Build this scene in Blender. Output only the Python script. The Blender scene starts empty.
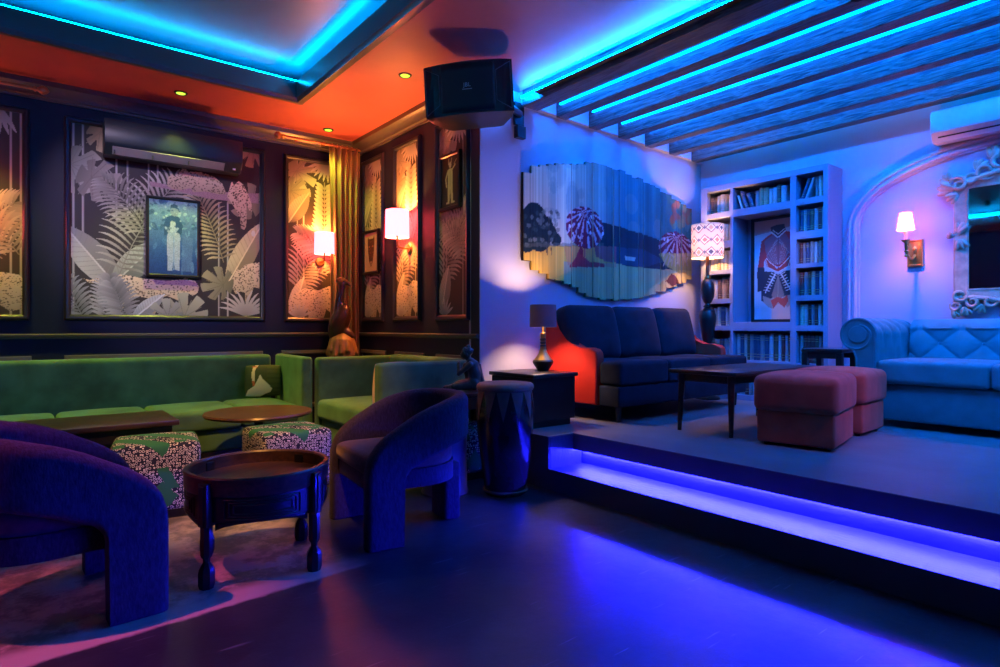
import bpy, bmesh, math, random
import numpy as np
from math import sin, cos, pi, radians, sqrt, atan2, exp
from mathutils import Vector, Matrix
random.seed(7)
S = bpy.context.scene
COL = S.collection

# ------------------------------------------------------------------ camera
HC = 1.14
AZ = radians(51.34)
cd = bpy.data.cameras.new('camera'); cam = bpy.data.objects.new('camera', cd); COL.objects.link(cam)
cam.location = (0, 0, HC); cam.rotation_euler = (pi/2, 0, AZ - pi/2)
cd.sensor_width = 36; cd.lens = 21.6; cd.shift_y = -0.0055; cd.clip_start = 0.05
S.camera = cam
S.view_settings.view_transform = 'Standard'; S.view_settings.look = 'None'
S.view_settings.gamma = 1; S.view_settings.exposure = 0; S.view_settings.use_curve_mapping = False
W = bpy.data.worlds.new('world'); S.world = W; W.use_nodes = True
W.node_tree.nodes['Background'].inputs[0].default_value = (0.004, 0.006, 0.02, 1)
S.cycles.sample_clamp_indirect = 4.0
S.cycles.max_bounces = 8
S.cycles.use_denoising = True

# ------------------------------------------------------------------ materials
def new_mat(name):
    m = bpy.data.materials.new(name); m.use_nodes = True
    nt = m.node_tree
    return m, nt, nt.nodes['Principled BSDF']

def mat(name, col, rough=0.5, metal=0.0, spec=0.5, sheen=0.0, var=0.0, vscale=8.0, bump=0.0, bscale=60.0, stretch=None, coat=0.0):
    m, nt, b = new_mat(name)
    b.inputs['Base Color'].default_value = (*col, 1)
    b.inputs['Roughness'].default_value = rough
    b.inputs['Metallic'].default_value = metal
    b.inputs['Specular IOR Level'].default_value = spec
    if sheen:
        b.inputs['Sheen Weight'].default_value = sheen
        b.inputs['Sheen Roughness'].default_value = 0.45
        b.inputs['Sheen Tint'].default_value = (*[min(1, c*2.5+0.15) for c in col], 1)
    if coat:
        b.inputs['Coat Weight'].default_value = coat
    if var or bump:
        tc = nt.nodes.new('ShaderNodeTexCoord'); mp = nt.nodes.new('ShaderNodeMapping')
        nt.links.new(tc.outputs['Object'], mp.inputs['Vector'])
        if stretch: mp.inputs['Scale'].default_value = stretch
    if var:
        n = nt.nodes.new('ShaderNodeTexNoise'); n.inputs['Scale'].default_value = vscale; n.inputs['Detail'].default_value = 5
        r = nt.nodes.new('ShaderNodeValToRGB')
        r.color_ramp.elements[0].position = 0.3; r.color_ramp.elements[1].position = 0.72
        r.color_ramp.elements[0].color = (*[c*(1-var) for c in col], 1)
        r.color_ramp.elements[1].color = (*[min(1, c*(1+var)) for c in col], 1)
        nt.links.new(mp.outputs[0], n.inputs['Vector']); nt.links.new(n.outputs['Fac'], r.inputs['Fac'])
        nt.links.new(r.outputs['Color'], b.inputs['Base Color'])
    if bump:
        n2 = nt.nodes.new('ShaderNodeTexNoise'); n2.inputs['Scale'].default_value = bscale; n2.inputs['Detail'].default_value = 3
        bp = nt.nodes.new('ShaderNodeBump'); bp.inputs['Strength'].default_value = bump; bp.inputs['Distance'].default_value = 0.01
        nt.links.new(mp.outputs[0], n2.inputs['Vector']); nt.links.new(n2.outputs['Fac'], bp.inputs['Height'])
        nt.links.new(bp.outputs['Normal'], b.inputs['Normal'])
    return m

def emit(name, col, strength):
    m = bpy.data.materials.new(name); m.use_nodes = True; nt = m.node_tree
    nt.nodes.clear()
    e = nt.nodes.new('ShaderNodeEmission'); e.inputs[0].default_value = (*col, 1); e.inputs[1].default_value = strength
    o = nt.nodes.new('ShaderNodeOutputMaterial'); nt.links.new(e.outputs[0], o.inputs[0])
    return m

def shade_mat(name, tcol, dcol, mix=0.6, canvas=False, glow=None, power=0.0):
    m = bpy.data.materials.new(name); m.use_nodes = True; nt = m.node_tree; nt.nodes.clear()
    t = nt.nodes.new('ShaderNodeBsdfTranslucent'); t.inputs[0].default_value = (*tcol, 1)
    d = nt.nodes.new('ShaderNodeBsdfDiffuse'); d.inputs[0].default_value = (*dcol, 1)
    if canvas:
        a = nt.nodes.new('ShaderNodeAttribute'); a.attribute_name = 'print'
        nt.links.new(a.outputs['Color'], t.inputs[0]); nt.links.new(a.outputs['Color'], d.inputs[0])
    x = nt.nodes.new('ShaderNodeMixShader'); x.inputs[0].default_value = mix
    o = nt.nodes.new('ShaderNodeOutputMaterial')
    nt.links.new(d.outputs[0], x.inputs[1]); nt.links.new(t.outputs[0], x.inputs[2]); last = x
    if power:                                   # the lit cloth of a lamp
        e = nt.nodes.new('ShaderNodeEmission'); e.inputs[0].default_value = (*(glow or (1, 1, 1)), 1); e.inputs[1].default_value = power
        if canvas: nt.links.new(a.outputs['Color'], e.inputs[0])
        s = nt.nodes.new('ShaderNodeAddShader'); nt.links.new(x.outputs[0], s.inputs[0]); nt.links.new(e.outputs[0], s.inputs[1]); last = s
    nt.links.new(last.outputs[0], o.inputs[0])
    return m

def canvas_mat(name, rough=0.5, bump=0.0, spec=0.5):
    m, nt, b = new_mat(name)
    a = nt.nodes.new('ShaderNodeAttribute'); a.attribute_name = 'print'
    nt.links.new(a.outputs['Color'], b.inputs['Base Color'])
    b.inputs['Roughness'].default_value = rough; b.inputs['Specular IOR Level'].default_value = spec
    return m

def wood(name, dark, light, rough=0.35, scale=3.0, axis='X', bump=0.15, coat=0.0):
    m, nt, b = new_mat(name)
    tc = nt.nodes.new('ShaderNodeTexCoord'); mp = nt.nodes.new('ShaderNodeMapping')
    k = {'X': (1.2, 14, 14), 'Y': (14, 1.2, 14), 'Z': (14, 14, 1.2)}[axis]
    mp.inputs['Scale'].default_value = k
    n = nt.nodes.new('ShaderNodeTexNoise'); n.inputs['Scale'].default_value = scale; n.inputs['Detail'].default_value = 6; n.inputs['Distortion'].default_value = 1.2
    r = nt.nodes.new('ShaderNodeValToRGB'); r.color_ramp.elements[0].position = 0.32; r.color_ramp.elements[1].position = 0.7
    r.color_ramp.elements[0].color = (*dark, 1); r.color_ramp.elements[1].color = (*light, 1)
    bp = nt.nodes.new('ShaderNodeBump'); bp.inputs['Strength'].default_value = bump; bp.inputs['Distance'].default_value = 0.01
    L = nt.links.new
    L(tc.outputs['Object'], mp.inputs[0]); L(mp.outputs[0], n.inputs['Vector']); L(n.outputs['Fac'], r.inputs['Fac'])
    L(r.outputs['Color'], b.inputs['Base Color']); L(n.outputs['Fac'], bp.inputs['Height']); L(bp.outputs['Normal'], b.inputs['Normal'])
    b.inputs['Roughness'].default_value = rough; b.inputs['Coat Weight'].default_value = coat
    return m

M = {}
M['navy_paint'] = mat('navy_paint', (0.010, 0.013, 0.040), 0.5, spec=0.3, bump=0.03, bscale=40)
M['navy_gloss'] = mat('navy_moulding', (0.09, 0.08, 0.085), 0.3)
M['panel_dark'] = mat('panel_moulding_paint', (0.016, 0.014, 0.026), 0.3)
M['white_wall'] = mat('white_wall', (0.50, 0.50, 0.62), 0.75, bump=0.05, bscale=25)
M['soffit'] = mat('soffit_paint', (0.46, 0.10, 0.10), 0.5, var=0.12, vscale=2, bump=0.04, bscale=30)
M['ceil_up'] = mat('upper_ceiling_paint', (0.085, 0.10, 0.12), 0.35, var=0.12, vscale=2)
M['beam'] = wood('dark_beam_wood', (0.005, 0.004, 0.004), (0.14, 0.115, 0.10), 0.38, 4.0, 'Y', 0.8)
M['black_wood'] = mat('black_wood', (0.012, 0.010, 0.010), 0.3, bump=0.05, bscale=30)
M['dark_wood'] = wood('dark_table_wood', (0.022, 0.011, 0.008), (0.065, 0.03, 0.018), 0.28, 2.5, 'X', 0.08, coat=0.2)
M['brown_wood'] = wood('brown_wood', (0.05, 0.018, 0.008), (0.16, 0.06, 0.025), 0.35, 2.5, 'Z', 0.15)
M['tray_wood'] = wood('tray_wood', (0.05, 0.022, 0.014), (0.13, 0.055, 0.03), 0.33, 2.0, 'X', 0.06)
M['green_velvet'] = mat('green_velvet', (0.065, 0.165, 0.085), 0.8, spec=0.2, sheen=0.55, var=0.35, vscale=5, bump=0.06, bscale=90)
M['chair_fabric'] = mat('slub_chair_fabric', (0.040, 0.026, 0.060), 0.9, spec=0.15, sheen=0.35, var=0.35, vscale=90, bump=0.35, bscale=170, stretch=(1, 1, 0.35))
M['seat_fabric'] = mat('mauve_seat_fabric', (0.11, 0.06, 0.075), 0.9, spec=0.15, sheen=0.4, var=0.15, vscale=30, bump=0.1, bscale=150)
M['navy_velvet'] = mat('navy_velvet', (0.007, 0.012, 0.024), 0.85, spec=0.2, sheen=0.12, var=0.3, vscale=7, bump=0.08, bscale=120)
M['red_fabric'] = mat('red_fabric', (0.72, 0.035, 0.02), 0.8, spec=0.2, bump=0.1, bscale=200)
M['rust_velvet'] = mat('rust_velvet', (0.50, 0.08, 0.05), 0.85, spec=0.2, sheen=0.4, var=0.25, vscale=6, bump=0.08, bscale=120)
M['blue_velvet'] = mat('pale_blue_velvet', (0.05, 0.20, 0.22), 0.7, spec=0.25, sheen=0.12, var=0.15, vscale=7, bump=0.05, bscale=90)
M['black_metal'] = mat('black_metal', (0.012, 0.012, 0.014), 0.35, metal=0.3)
M['black_plastic'] = mat('black_plastic', (0.016, 0.017, 0.02), 0.4)
M['port'] = mat('speaker_port_plastic', (0.11, 0.12, 0.14), 0.35)
M['grille'] = mat('speaker_grille', (0.012, 0.013, 0.016), 0.5, bump=0.3, bscale=400)
M['brass'] = mat('brass', (0.60, 0.36, 0.12), 0.28, metal=0.9)
M['gold_frame'] = mat('aged_gold', (0.58, 0.36, 0.24), 0.45, metal=0.15, var=0.25, vscale=14, bump=0.1, bscale=60)
M['carved_wood'] = mat('carved_driftwood', (0.26, 0.12, 0.05), 0.4, var=0.5, vscale=9, bump=0.3, bscale=30, stretch=(1, 1, 0.3))
M['patina'] = mat('dark_patina_bronze', (0.05, 0.08, 0.08), 0.42, metal=0.4, var=0.3, vscale=20)
M['curtain'] = mat('curtain_cloth', (0.38, 0.27, 0.12), 0.75, spec=0.25, sheen=0.2, bump=0.05, bscale=150)
M['shelf_paint'] = mat('pale_shelf_paint', (0.25, 0.26, 0.36), 0.55)
M['white_plastic'] = mat('white_plastic', (0.6, 0.58, 0.58), 0.4)
M['mirror'] = mat('mirror_glass', (0.75, 0.75, 0.78), 0.03, metal=1.0)
M['drum_wood'] = mat('drum_lacquer', (0.030, 0.014, 0.016), 0.22, coat=0.4, var=0.3, vscale=6)
M['drum_skin'] = mat('drum_skin', (0.32, 0.17, 0.10), 0.6, var=0.2, vscale=9)
M['tan_hide'] = mat('tan_hide', (0.24, 0.10, 0.065), 0.6, var=0.2, vscale=14)
M['copper_rod'] = mat('copper_rod', (0.45, 0.2, 0.1), 0.35, metal=0.7)
M['pages'] = mat('book_pages', (0.5, 0.46, 0.38), 0.8)
M['yellow_cloth'] = mat('yellow_cloth', (0.55, 0.36, 0.04), 0.8)
M['cyan_led'] = emit('cyan_led', (0.0, 0.36, 1.0), 105)
M['ice_led'] = emit('ice_blue_led', (0.0, 0.17, 1.0), 430)
M['beam_led'] = emit('beam_blue_led', (0.0, 0.125, 1.0), 54)
M['violet_led'] = emit('violet_blue_led', (0.012, 0.012, 1.0), 1500)
M['bay_led'] = emit('bay_blue_led', (0.0, 0.16, 1.0), 230)
M['cyan_wash_led'] = emit('cyan_wash_led', (0.0, 0.28, 1.0), 17)
M['green_lens'] = emit('green_lamp_lens', (0.55, 1.0, 0.06), 1.8)
M['bulb'] = emit('warm_bulb', (1.0, 0.55, 0.2), 14)
M['photo'] = canvas_mat('printed_picture', 0.35)
M['paper'] = canvas_mat('printed_wallpaper', 0.6)
M['plank_print'] = canvas_mat('painted_planks', 0.75, spec=0.15)
M['cushion_print'] = canvas_mat('printed_cushion', 0.8)

# ------------------------------------------------------------------ mesh helpers
def T(x=0, y=0, z=0, rz=0, rx=0, ry=0):
    return Matrix.Translation((x, y, z)) @ Matrix.Rotation(rz, 4, 'Z') @ Matrix.Rotation(ry, 4, 'Y') @ Matrix.Rotation(rx, 4, 'X')

def NB(): return bmesh.new()

def bx(bm, x0, x1, y0, y1, z0, z1, bev=0.0, seg=2, mi=0, mtx=None):
    r = bmesh.ops.create_cube(bm, size=1.0)
    vs = r['verts']
    for v in vs:
        v.co = Vector(((x0+x1)/2 + v.co.x*(x1-x0), (y0+y1)/2 + v.co.y*(y1-y0), (z0+z1)/2 + v.co.z*(z1-z0)))
    fs = list({f for v in vs for f in v.link_faces})
    for f in fs: f.material_index = mi
    if bev:
        es = list({e for v in vs for e in v.link_edges})
        q = bmesh.ops.bevel(bm, geom=es, offset=bev, segments=seg, affect='EDGES', profile=0.5)
        vs = list({v for f in q['faces'] for v in f.verts} | {v for v in vs if v.is_valid})
        for f in {f for v in vs for f in v.link_faces}: f.material_index = mi
    if mtx is not None:
        bmesh.ops.transform(bm, matrix=mtx, verts=vs)
    return vs

def lathe(bm, prof, n=32, mtx=None, mi=0, cap=True):
    rings = []
    for r, z in prof:
        rings.append([bm.verts.new((max(r, 1e-4)*cos(2*pi*i/n), max(r, 1e-4)*sin(2*pi*i/n), z)) for i in range(n)])
    fs = []
    for a, b in zip(rings, rings[1:]):
        for i in range(n):
            fs.append(bm.faces.new((a[i], a[(i+1) % n], b[(i+1) % n], b[i])))
    if cap:
        fs.append(bm.faces.new(list(reversed(rings[0])))); fs.append(bm.faces.new(rings[-1]))
    for f in fs: f.material_index = mi
    vs = [v for r in rings for v in r]
    if mtx is not None: bmesh.ops.transform(bm, matrix=mtx, verts=vs)
    return vs

def tube(bm, pts, rad, n=10, mi=0, cap=True, mtx=None):
    pts = [Vector(p) for p in pts]
    R = rad if isinstance(rad, (list, tuple)) else [rad]*len(pts)
    up = Vector((0, 0, 1)); rings = []; nrm = None
    for i, p in enumerate(pts):
        t = (pts[min(i+1, len(pts)-1)] - pts[max(i-1, 0)]).normalized()
        if nrm is None:
            nrm = t.cross(up if abs(t.z) < 0.95 else Vector((1, 0, 0))).normalized()
        else:
            nrm = (nrm - t*nrm.dot(t)).normalized()
        b = t.cross(nrm)
        rings.append([bm.verts.new(p + R[i]*(cos(2*pi*k/n)*nrm + sin(2*pi*k/n)*b)) for k in range(n)])
    for a, b in zip(rings, rings[1:]):
        for k in range(n):
            f = bm.faces.new((a[k], a[(k+1) % n], b[(k+1) % n], b[k])); f.material_index = mi
    if cap:
        f = bm.faces.new(list(reversed(rings[0]))); f.material_index = mi
        f = bm.faces.new(rings[-1]); f.material_index = mi
    vs = [v for r in rings for v in r]
    if mtx is not None: bmesh.ops.transform(bm, matrix=mtx, verts=vs)
    return vs

def prism(bm, poly, d0, d1, plane='xz', mi=0, mtx=None, bev=0.0):
    """extrude a 2D polygon between depth d0 and d1 along the missing axis"""
    def P(a, b, d):
        return {'xz': (a, d, b), 'yz': (d, a, b), 'xy': (a, b, d)}[plane]
    A = [bm.verts.new(P(a, b, d0)) for a, b in poly]
    B = [bm.verts.new(P(a, b, d1)) for a, b in poly]
    fs = [bm.faces.new(A), bm.faces.new(list(reversed(B)))]
    n = len(poly)
    for i in range(n):
        fs.append(bm.faces.new((A[i], B[i], B[(i+1) % n], A[(i+1) % n])))
    for f in fs: f.material_index = mi
    vs = A + B
    if bev:
        es = [e for f in fs[:2] for e in f.edges]
        q = bmesh.ops.bevel(bm, geom=es, offset=bev, segments=3, affect='EDGES', profile=0.5)
        vs = list({v for v in vs if v.is_valid} | {v for f in q['faces'] for v in f.verts})
    bmesh.ops.recalc_face_normals(bm, faces=list({f for v in vs for f in v.link_faces}))
    if mtx is not None: bmesh.ops.transform(bm, matrix=mtx, verts=vs)
    return vs

def surf(bm, fn, nu, nv, cu=False, cv=False, mi=0):
    g = [[bm.verts.new(fn(i/(nu if cu else nu-1), j/(nv if cv else nv-1))) for j in range(nv)] for i in range(nu)]
    for i in range(nu if cu else nu-1):
        for j in range(nv if cv else nv-1):
            f = bm.faces.new((g[i][j], g[(i+1) % nu][j], g[(i+1) % nu][(j+1) % nv], g[i][(j+1) % nv])); f.material_index = mi
    return g

def soft(bm, hx, hy, hz, r, bulge=0.0, side=0.0, mtx=None, mi=0, n=6, pinch=0.0, fn=None):
    """upholstered block: rounded edges, crowned faces. centre at origin, half sizes hx hy hz"""
    r = min(r, hx*0.98, hy*0.98, hz*0.98)
    def cs(h):
        e = [-h + r*(1-cos(pi/2*k/4)) for k in range(5)]
        inner = [(-h+r) + (2*h-2*r)*k/n for k in range(1, n)]
        return e + inner + [-c for c in reversed(e)]
    X, Y, Z = cs(hx), cs(hy), cs(hz)
    cache = {}
    def vert(p):
        k = tuple(round(c, 6) for c in p)
        if k in cache: return cache[k]
        q = Vector(p)
        inn = Vector((max(-hx+r, min(hx-r, q.x)), max(-hy+r, min(hy-r, q.y)), max(-hz+r, min(hz-r, q.z))))
        d = q - inn
        if d.length > 1e-9:
            q = inn + d.normalized()*r
        ux, uy, uz = q.x/hx, q.y/hy, q.z/hz
        kx, ky, kz = max(0, 1-ux*ux), max(0, 1-uy*uy), max(0, 1-uz*uz)
        if bulge: q.z += bulge*uz*sqrt(kx*ky) if uz > 0 else 0
        if side:
            q.x += side*ux*sqrt(ky*kz); q.y += side*uy*sqrt(kx*kz)
        if pinch:
            c = (abs(ux)*abs(uy))**3; q.x -= pinch*c*ux; q.y -= pinch*c*uy
        if fn: q = fn(q, ux, uy, uz)
        v = bm.verts.new(q); cache[k] = v
        return v
    def face(A, B, fix, ax, flip):
        for i in range(len(A)-1):
            for j in range(len(B)-1):
                c = []
                for a, b in ((A[i], B[j]), (A[i+1], B[j]), (A[i+1], B[j+1]), (A[i], B[j+1])):
                    c.append(vert({'z': (a, b, fix), 'x': (fix, a, b), 'y': (b, fix, a)}[ax]))
                if len(set(c)) < 3: continue
                if flip: c.reverse()
                try:
                    f = bm.faces.new(c); f.material_index = mi
                except ValueError: pass
    face(X, Y, hz, 'z', False); face(X, Y, -hz, 'z', True)
    face(Y, Z, hx, 'x', False); face(Y, Z, -hx, 'x', True)
    face(Z, X, hy, 'y', False); face(Z, X, -hy, 'y', True)
    vs = list(cache.values())
    if mtx is not None: bmesh.ops.transform(bm, matrix=mtx, verts=vs)
    return vs

def rect_frame(bm, w, h, prof, mi=0, mtx=None):
    """moulding around a w x h opening centred on the origin in xz; prof = [(outward, y)]"""
    rings = []
    for d, y in prof:
        a, b = w/2 + d, h/2 + d
        rings.append([bm.verts.new(p) for p in ((-a, y, -b), (a, y, -b), (a, y, b), (-a, y, b))])
    n = len(rings)
    vs = [v for r in rings for v in r]
    for i in range(n):
        A, B = rings[i], rings[(i+1) % n]
        for k in range(4):
            f = bm.faces.new((A[k], A[(k+1) % 4], B[(k+1) % 4], B[k])); f.material_index = mi
    bmesh.ops.recalc_face_normals(bm, faces=list({f for v in vs for f in v.link_faces}))
    if mtx is not None: bmesh.ops.transform(bm, matrix=mtx, verts=vs)
    return vs

def sweep_path(bm, path, prof, up=(0, 0, 1), mi=0, closed=False):
    """sweep an open/closed profile [(side, up)] along a path; closed profile"""
    rings = []; U = Vector(up); n = len(path)
    P = [Vector(p) for p in path]
    for i, p in enumerate(P):
        t = (P[(i+1) % n if closed else min(i+1, n-1)] - P[(i-1) % n if closed else max(i-1, 0)]).normalized()
        s = t.cross(U).normalized()
        rings.append([bm.verts.new(p + s*a + U*b) for a, b in prof])
    m = len(prof)
    rng = range(n if closed else n-1)
    for i in rng:
        A, B = rings[i], rings[(i+1) % n]
        for k in range(m):
            f = bm.faces.new((A[k], A[(k+1) % m], B[(k+1) % m], B[k])); f.material_index = mi
    if not closed:
        bm.faces.new(list(reversed(rings[0]))).material_index = mi
        bm.faces.new(rings[-1]).material_index = mi
    bmesh.ops.recalc_face_normals(bm, faces=bm.faces[:])

def obj(name, bm, mats, parent=None, smooth=35, loc=None, rotz=None):
    me = bpy.data.meshes.new(name)
    bmesh.ops.remove_doubles(bm, verts=bm.verts[:], dist=1e-6)
    bm.to_mesh(me); bm.free()
    if not isinstance(mats, (list, tuple)): mats = [mats]
    for m in mats: me.materials.append(m)
    if smooth:
        me.polygons.foreach_set('use_smooth', [True]*len(me.polygons))
        me.set_sharp_from_angle(angle=radians(smooth))
    o = bpy.data.objects.new(name, me); COL.objects.link(o)
    if parent is not None: o.parent = parent
    if loc is not None: o.location = loc
    if rotz is not None: o.rotation_euler = (0, 0, rotz)
    return o

def thing(name, label, cat, loc=(0, 0, 0), rotz=0.0, group=None, rot=None):
    o = bpy.data.objects.new(name, None); COL.objects.link(o)
    o.empty_display_size = 0.1
    o.location = loc; o.rotation_euler = rot if rot else (0, 0, rotz)
    o['label'] = label; o['category'] = cat
    if group: o['group'] = group
    return o

def tag(o, label, cat, group=None):
    o['label'] = label; o['category'] = cat
    if group: o['group'] = group
    return o

def struct(name, bm, m, smooth=35):
    o = obj(name, bm, m, None, smooth); o['kind'] = 'structure'
    return o

def dup(root, loc, rotz, label=None, group=None):
    r = root.copy(); COL.objects.link(r); r.location = loc; r.rotation_euler = (0, 0, rotz)
    if label: r['label'] = label
    if group: r['group'] = group
    for ch in list(root.children):
        c = ch.copy(); COL.objects.link(c); c.parent = r
        for g in list(ch.children):
            d = g.copy(); COL.objects.link(d); d.parent = c
    return r

def remeshed(name, bm, m, voxel, parent=None, smooth_it=4):
    """one continuous surface from overlapping masses"""
    me = bpy.data.meshes.new(name+'_mass'); bm.to_mesh(me); bm.free()
    t = bpy.data.objects.new(name+'_mass', me); COL.objects.link(t)
    r = t.modifiers.new('r', 'REMESH'); r.mode = 'VOXEL'; r.voxel_size = voxel
    s = t.modifiers.new('s', 'SMOOTH'); s.factor = 0.5; s.iterations = smooth_it
    dg = bpy.context.evaluated_depsgraph_get()
    nm = bpy.data.meshes.new_from_object(t.evaluated_get(dg))
    bpy.data.objects.remove(t)
    nm.name = name; nm.materials.clear(); nm.materials.append(m)
    nm.polygons.foreach_set('use_smooth', [True]*len(nm.polygons))
    o = bpy.data.objects.new(name, nm); COL.objects.link(o)
    if parent is not None: o.parent = parent
    return o

def ball(bm, c, r, rot=None, n=14):
    q = bmesh.ops.create_uvsphere(bm, u_segments=n, v_segments=n//2+2, radius=1.0)
    rr = r if isinstance(r, (tuple, list)) else (r, r, r)
    m = Matrix.Translation(c) @ (rot if rot is not None else Matrix.Identity(4)) @ Matrix.Diagonal((*rr, 1))
    bmesh.ops.transform(bm, matrix=m, verts=q['verts'])
    return q['verts']

def limb(bm, a, b, ra, rb, n=12):
    tube(bm, [a, b], [ra, rb], n); ball(bm, a, ra, n=n); ball(bm, b, rb, n=n)

def lamp_light(name, kind, loc, col, power, size=0.03, spot=None, blend=0.6, aim=None, parent=None):
    l = bpy.data.lights.new(name, kind); l.color = col; l.energy = power
    if kind in ('POINT', 'SPOT'): l.shadow_soft_size = size
    if kind == 'SPOT': l.spot_size = radians(spot); l.spot_blend = blend
    o = bpy.data.objects.new(name, l); COL.objects.link(o); o.location = loc
    if aim is not None:
        o.rotation_euler = (Vector(aim) - Vector(loc)).to_track_quat('-Z', 'Y').to_euler()
    if parent is not None: o.parent = parent
    return o

# ------------------------------------------------------------------ printed artwork
class Canvas:
    """a picture printed on a flat sheet, stored as colours of a fine grid of points"""
    def __init__(s, w, h, res, bg):
        s.w, s.h = w, h; s.nx, s.ny = max(2, int(w/res)), max(2, int(h/res))
        s.X, s.Y = np.meshgrid(np.linspace(0, w, s.nx+1), np.linspace(0, h, s.ny+1))
        s.c = np.zeros(s.X.shape + (3,)); s.c[:] = bg
    def _put(s, m, col, a=1.0):
        if callable(col): col = col(s.X[m], s.Y[m])
        s.c[m] = s.c[m]*(1-a) + np.array(col)*a
    def mask(s, pts):
        P = np.array(pts, float); m = np.zeros(s.X.shape, bool)
        x0, x1, y0, y1 = P[:, 0].min(), P[:, 0].max(), P[:, 1].min(), P[:, 1].max()
        i0, i1 = max(0, int(x0/s.w*s.nx)-1), min(s.nx+1, int(x1/s.w*s.nx)+2)
        j0, j1 = max(0, int(y0/s.h*s.ny)-1), min(s.ny+1, int(y1/s.h*s.ny)+2)
        if i1 <= i0 or j1 <= j0: return m
        X, Y = s.X[j0:j1, i0:i1], s.Y[j0:j1, i0:i1]
        q = np.zeros(X.shape, bool)
        for (ax, ay), (bx_, by) in zip(P, np.roll(P, -1, 0)):
            if ay == by: continue
            c = ((ay > Y) != (by > Y)) & (X < (bx_-ax)*(Y-ay)/(by-ay) + ax)
            q ^= c
        m[j0:j1, i0:i1] = q
        return m
    def poly(s, pts, col, a=1.0): s._put(s.mask(pts), col, a)
    def ell(s, cx, cy, rx, ry=None, ang=0.0, col=(0, 0, 0), a=1.0):
        ry = rx if ry is None else ry
        dx, dy = s.X-cx, s.Y-cy
        u = (dx*cos(ang)+dy*sin(ang))/rx; v = (-dx*sin(ang)+dy*cos(ang))/ry
        s._put(u*u+v*v < 1, col, a)
    def line(s, pts, wd, col, a=1.0):
        m = np.zeros(s.X.shape, bool)
        for (ax, ay), (bx_, by) in zip(pts, pts[1:]):
            dx, dy = bx_-ax, by-ay; L = dx*dx+dy*dy + 1e-12
            t = np.clip(((s.X-ax)*dx+(s.Y-ay)*dy)/L, 0, 1)
            m |= (s.X-ax-t*dx)**2 + (s.Y-ay-t*dy)**2 < wd*wd/4
        s._put(m, col, a)
    # -- plants and cats of the wallpaper
    def shaded(s, x, y, ang, L, col, lo=.45, hi=1.25):
        c = np.array(col); ca, sa = cos(ang), sin(ang)
        return lambda X, Y: np.clip(c*(lo+(hi-lo)*np.clip(((X-x)*ca+(Y-y)*sa)/L, 0, 1))[:, None], 0, 1)
    def leaflet(s, x, y, ang, L, wd, col):
        pts = []
        for k in range(7):
            t = k/6; pts.append((t*L, wd*sin(pi*t)**0.8*0.5))
        for k in range(5, 0, -1):
            t = k/6; pts.append((t*L, -wd*sin(pi*t)**0.8*0.5))
        s.poly([(x+a*cos(ang)-b*sin(ang), y+a*sin(ang)+b*cos(ang)) for a, b in pts], s.shaded(x, y, ang, L, col))
    def curved(s, x, y, ang, L, wd, col, bend=.9):
        # a long leaflet that starts off the rib and hangs down under its weight
        n = 7; P = []; a = ang; px, py = x, y
        dn = (-pi/2 - a + pi) % (2*pi) - pi; dn = max(-bend, min(bend, dn))
        up, lo = [], []
        for k in range(n+1):
            t = k/n; w = wd*.5*sin(pi*(.06+.92*t))**.8
            up.append((px-w*sin(a), py+w*cos(a))); lo.append((px+w*sin(a), py-w*cos(a)))
            a = ang + dn*t*t; px += L/n*cos(a); py += L/n*sin(a)
        s.poly(up + lo[::-1], s.shaded(x, y, ang, L, col, .5, 1.2))
    def frond(s, x, y, ang, L, n, ll, bend, col, droop=1.0, wd=0.02):
        px, py = x, y; a = ang; rib = [(px, py)]
        for k in range(n):
            st = L/n; a += bend/n; px += st*cos(a); py += st*sin(a); rib.append((px, py))
            t = (k+1)/n; l = ll*(sin(pi*(0.12+0.8*t))**0.6)
            g = random.uniform(0.8, 1.15)
            for sd in (1, -1):
                s.curved(px, py, a + sd*(1.15-0.6*t)*droop, l, wd, tuple(min(1, c*g*(1.08 if sd > 0 else 0.8)) for c in col))
        s.line(rib, 0.008, tuple(c*0.55 for c in col))
    def banana(s, x, y, ang, L, wd, col):
        def prof(t): return sin(pi*min(1, t*1.02))**0.65*(1-0.25*t)
        up = [(t*L, wd/2*prof(t)) for t in np.linspace(0.0, 0.98, 16)]
        lo = [(t*L, -wd/2*prof(t)) for t in np.linspace(0.98, 0.0, 16)]
        tr = lambda p: (x+p[0]*cos(ang)-p[1]*sin(ang), y+p[0]*sin(ang)+p[1]*cos(ang))
        s.poly([tr(p) for p in up+[(0, 0)]], s.shaded(x, y, ang+.9, wd*.9, col, .75, 1.35)); s.poly([tr(p) for p in [(0, 0), (L, 0)]+lo], s.shaded(x, y, ang, L, col, .4, .95))
        for k in range(1, 14):
            t = k/14; w2 = wd/2*prof(min(0.97, t+0.06))*0.93
            for sd in (1, -1):
                s.line([tr((t*L, 0)), tr((min(t*L+0.10*L, L*0.99), sd*w2))], 0.005, tuple(c*0.68 for c in col), 0.6)
        s.line([tr((0, 0)), tr((L, 0))], 0.013, tuple(min(1, c*1.7) for c in col))
    def monstera(s, x, y, ang, R, col):
        tr = lambda a, r: (x+r*cos(a+ang), y+r*sin(a+ang))
        pts = []
        for k in range(60):
            th = -pi + 2*pi*k/60; r = R*(0.62+0.38*cos(th))**0.6
            if abs(th) < 2.4 and (k % 7) in (2, 3): r *= 0.5
            pts.append(tr(th, r))
        s.poly(pts, s.shaded(x-R*.5*cos(ang), y-R*.5*sin(ang), ang, R*1.5, col, .5, 1.25))
        for k in range(-3, 4):
            s.line([(x, y), tr(k*0.6, R*0.75)], 0.006, tuple(c*0.6 for c in col))
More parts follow.
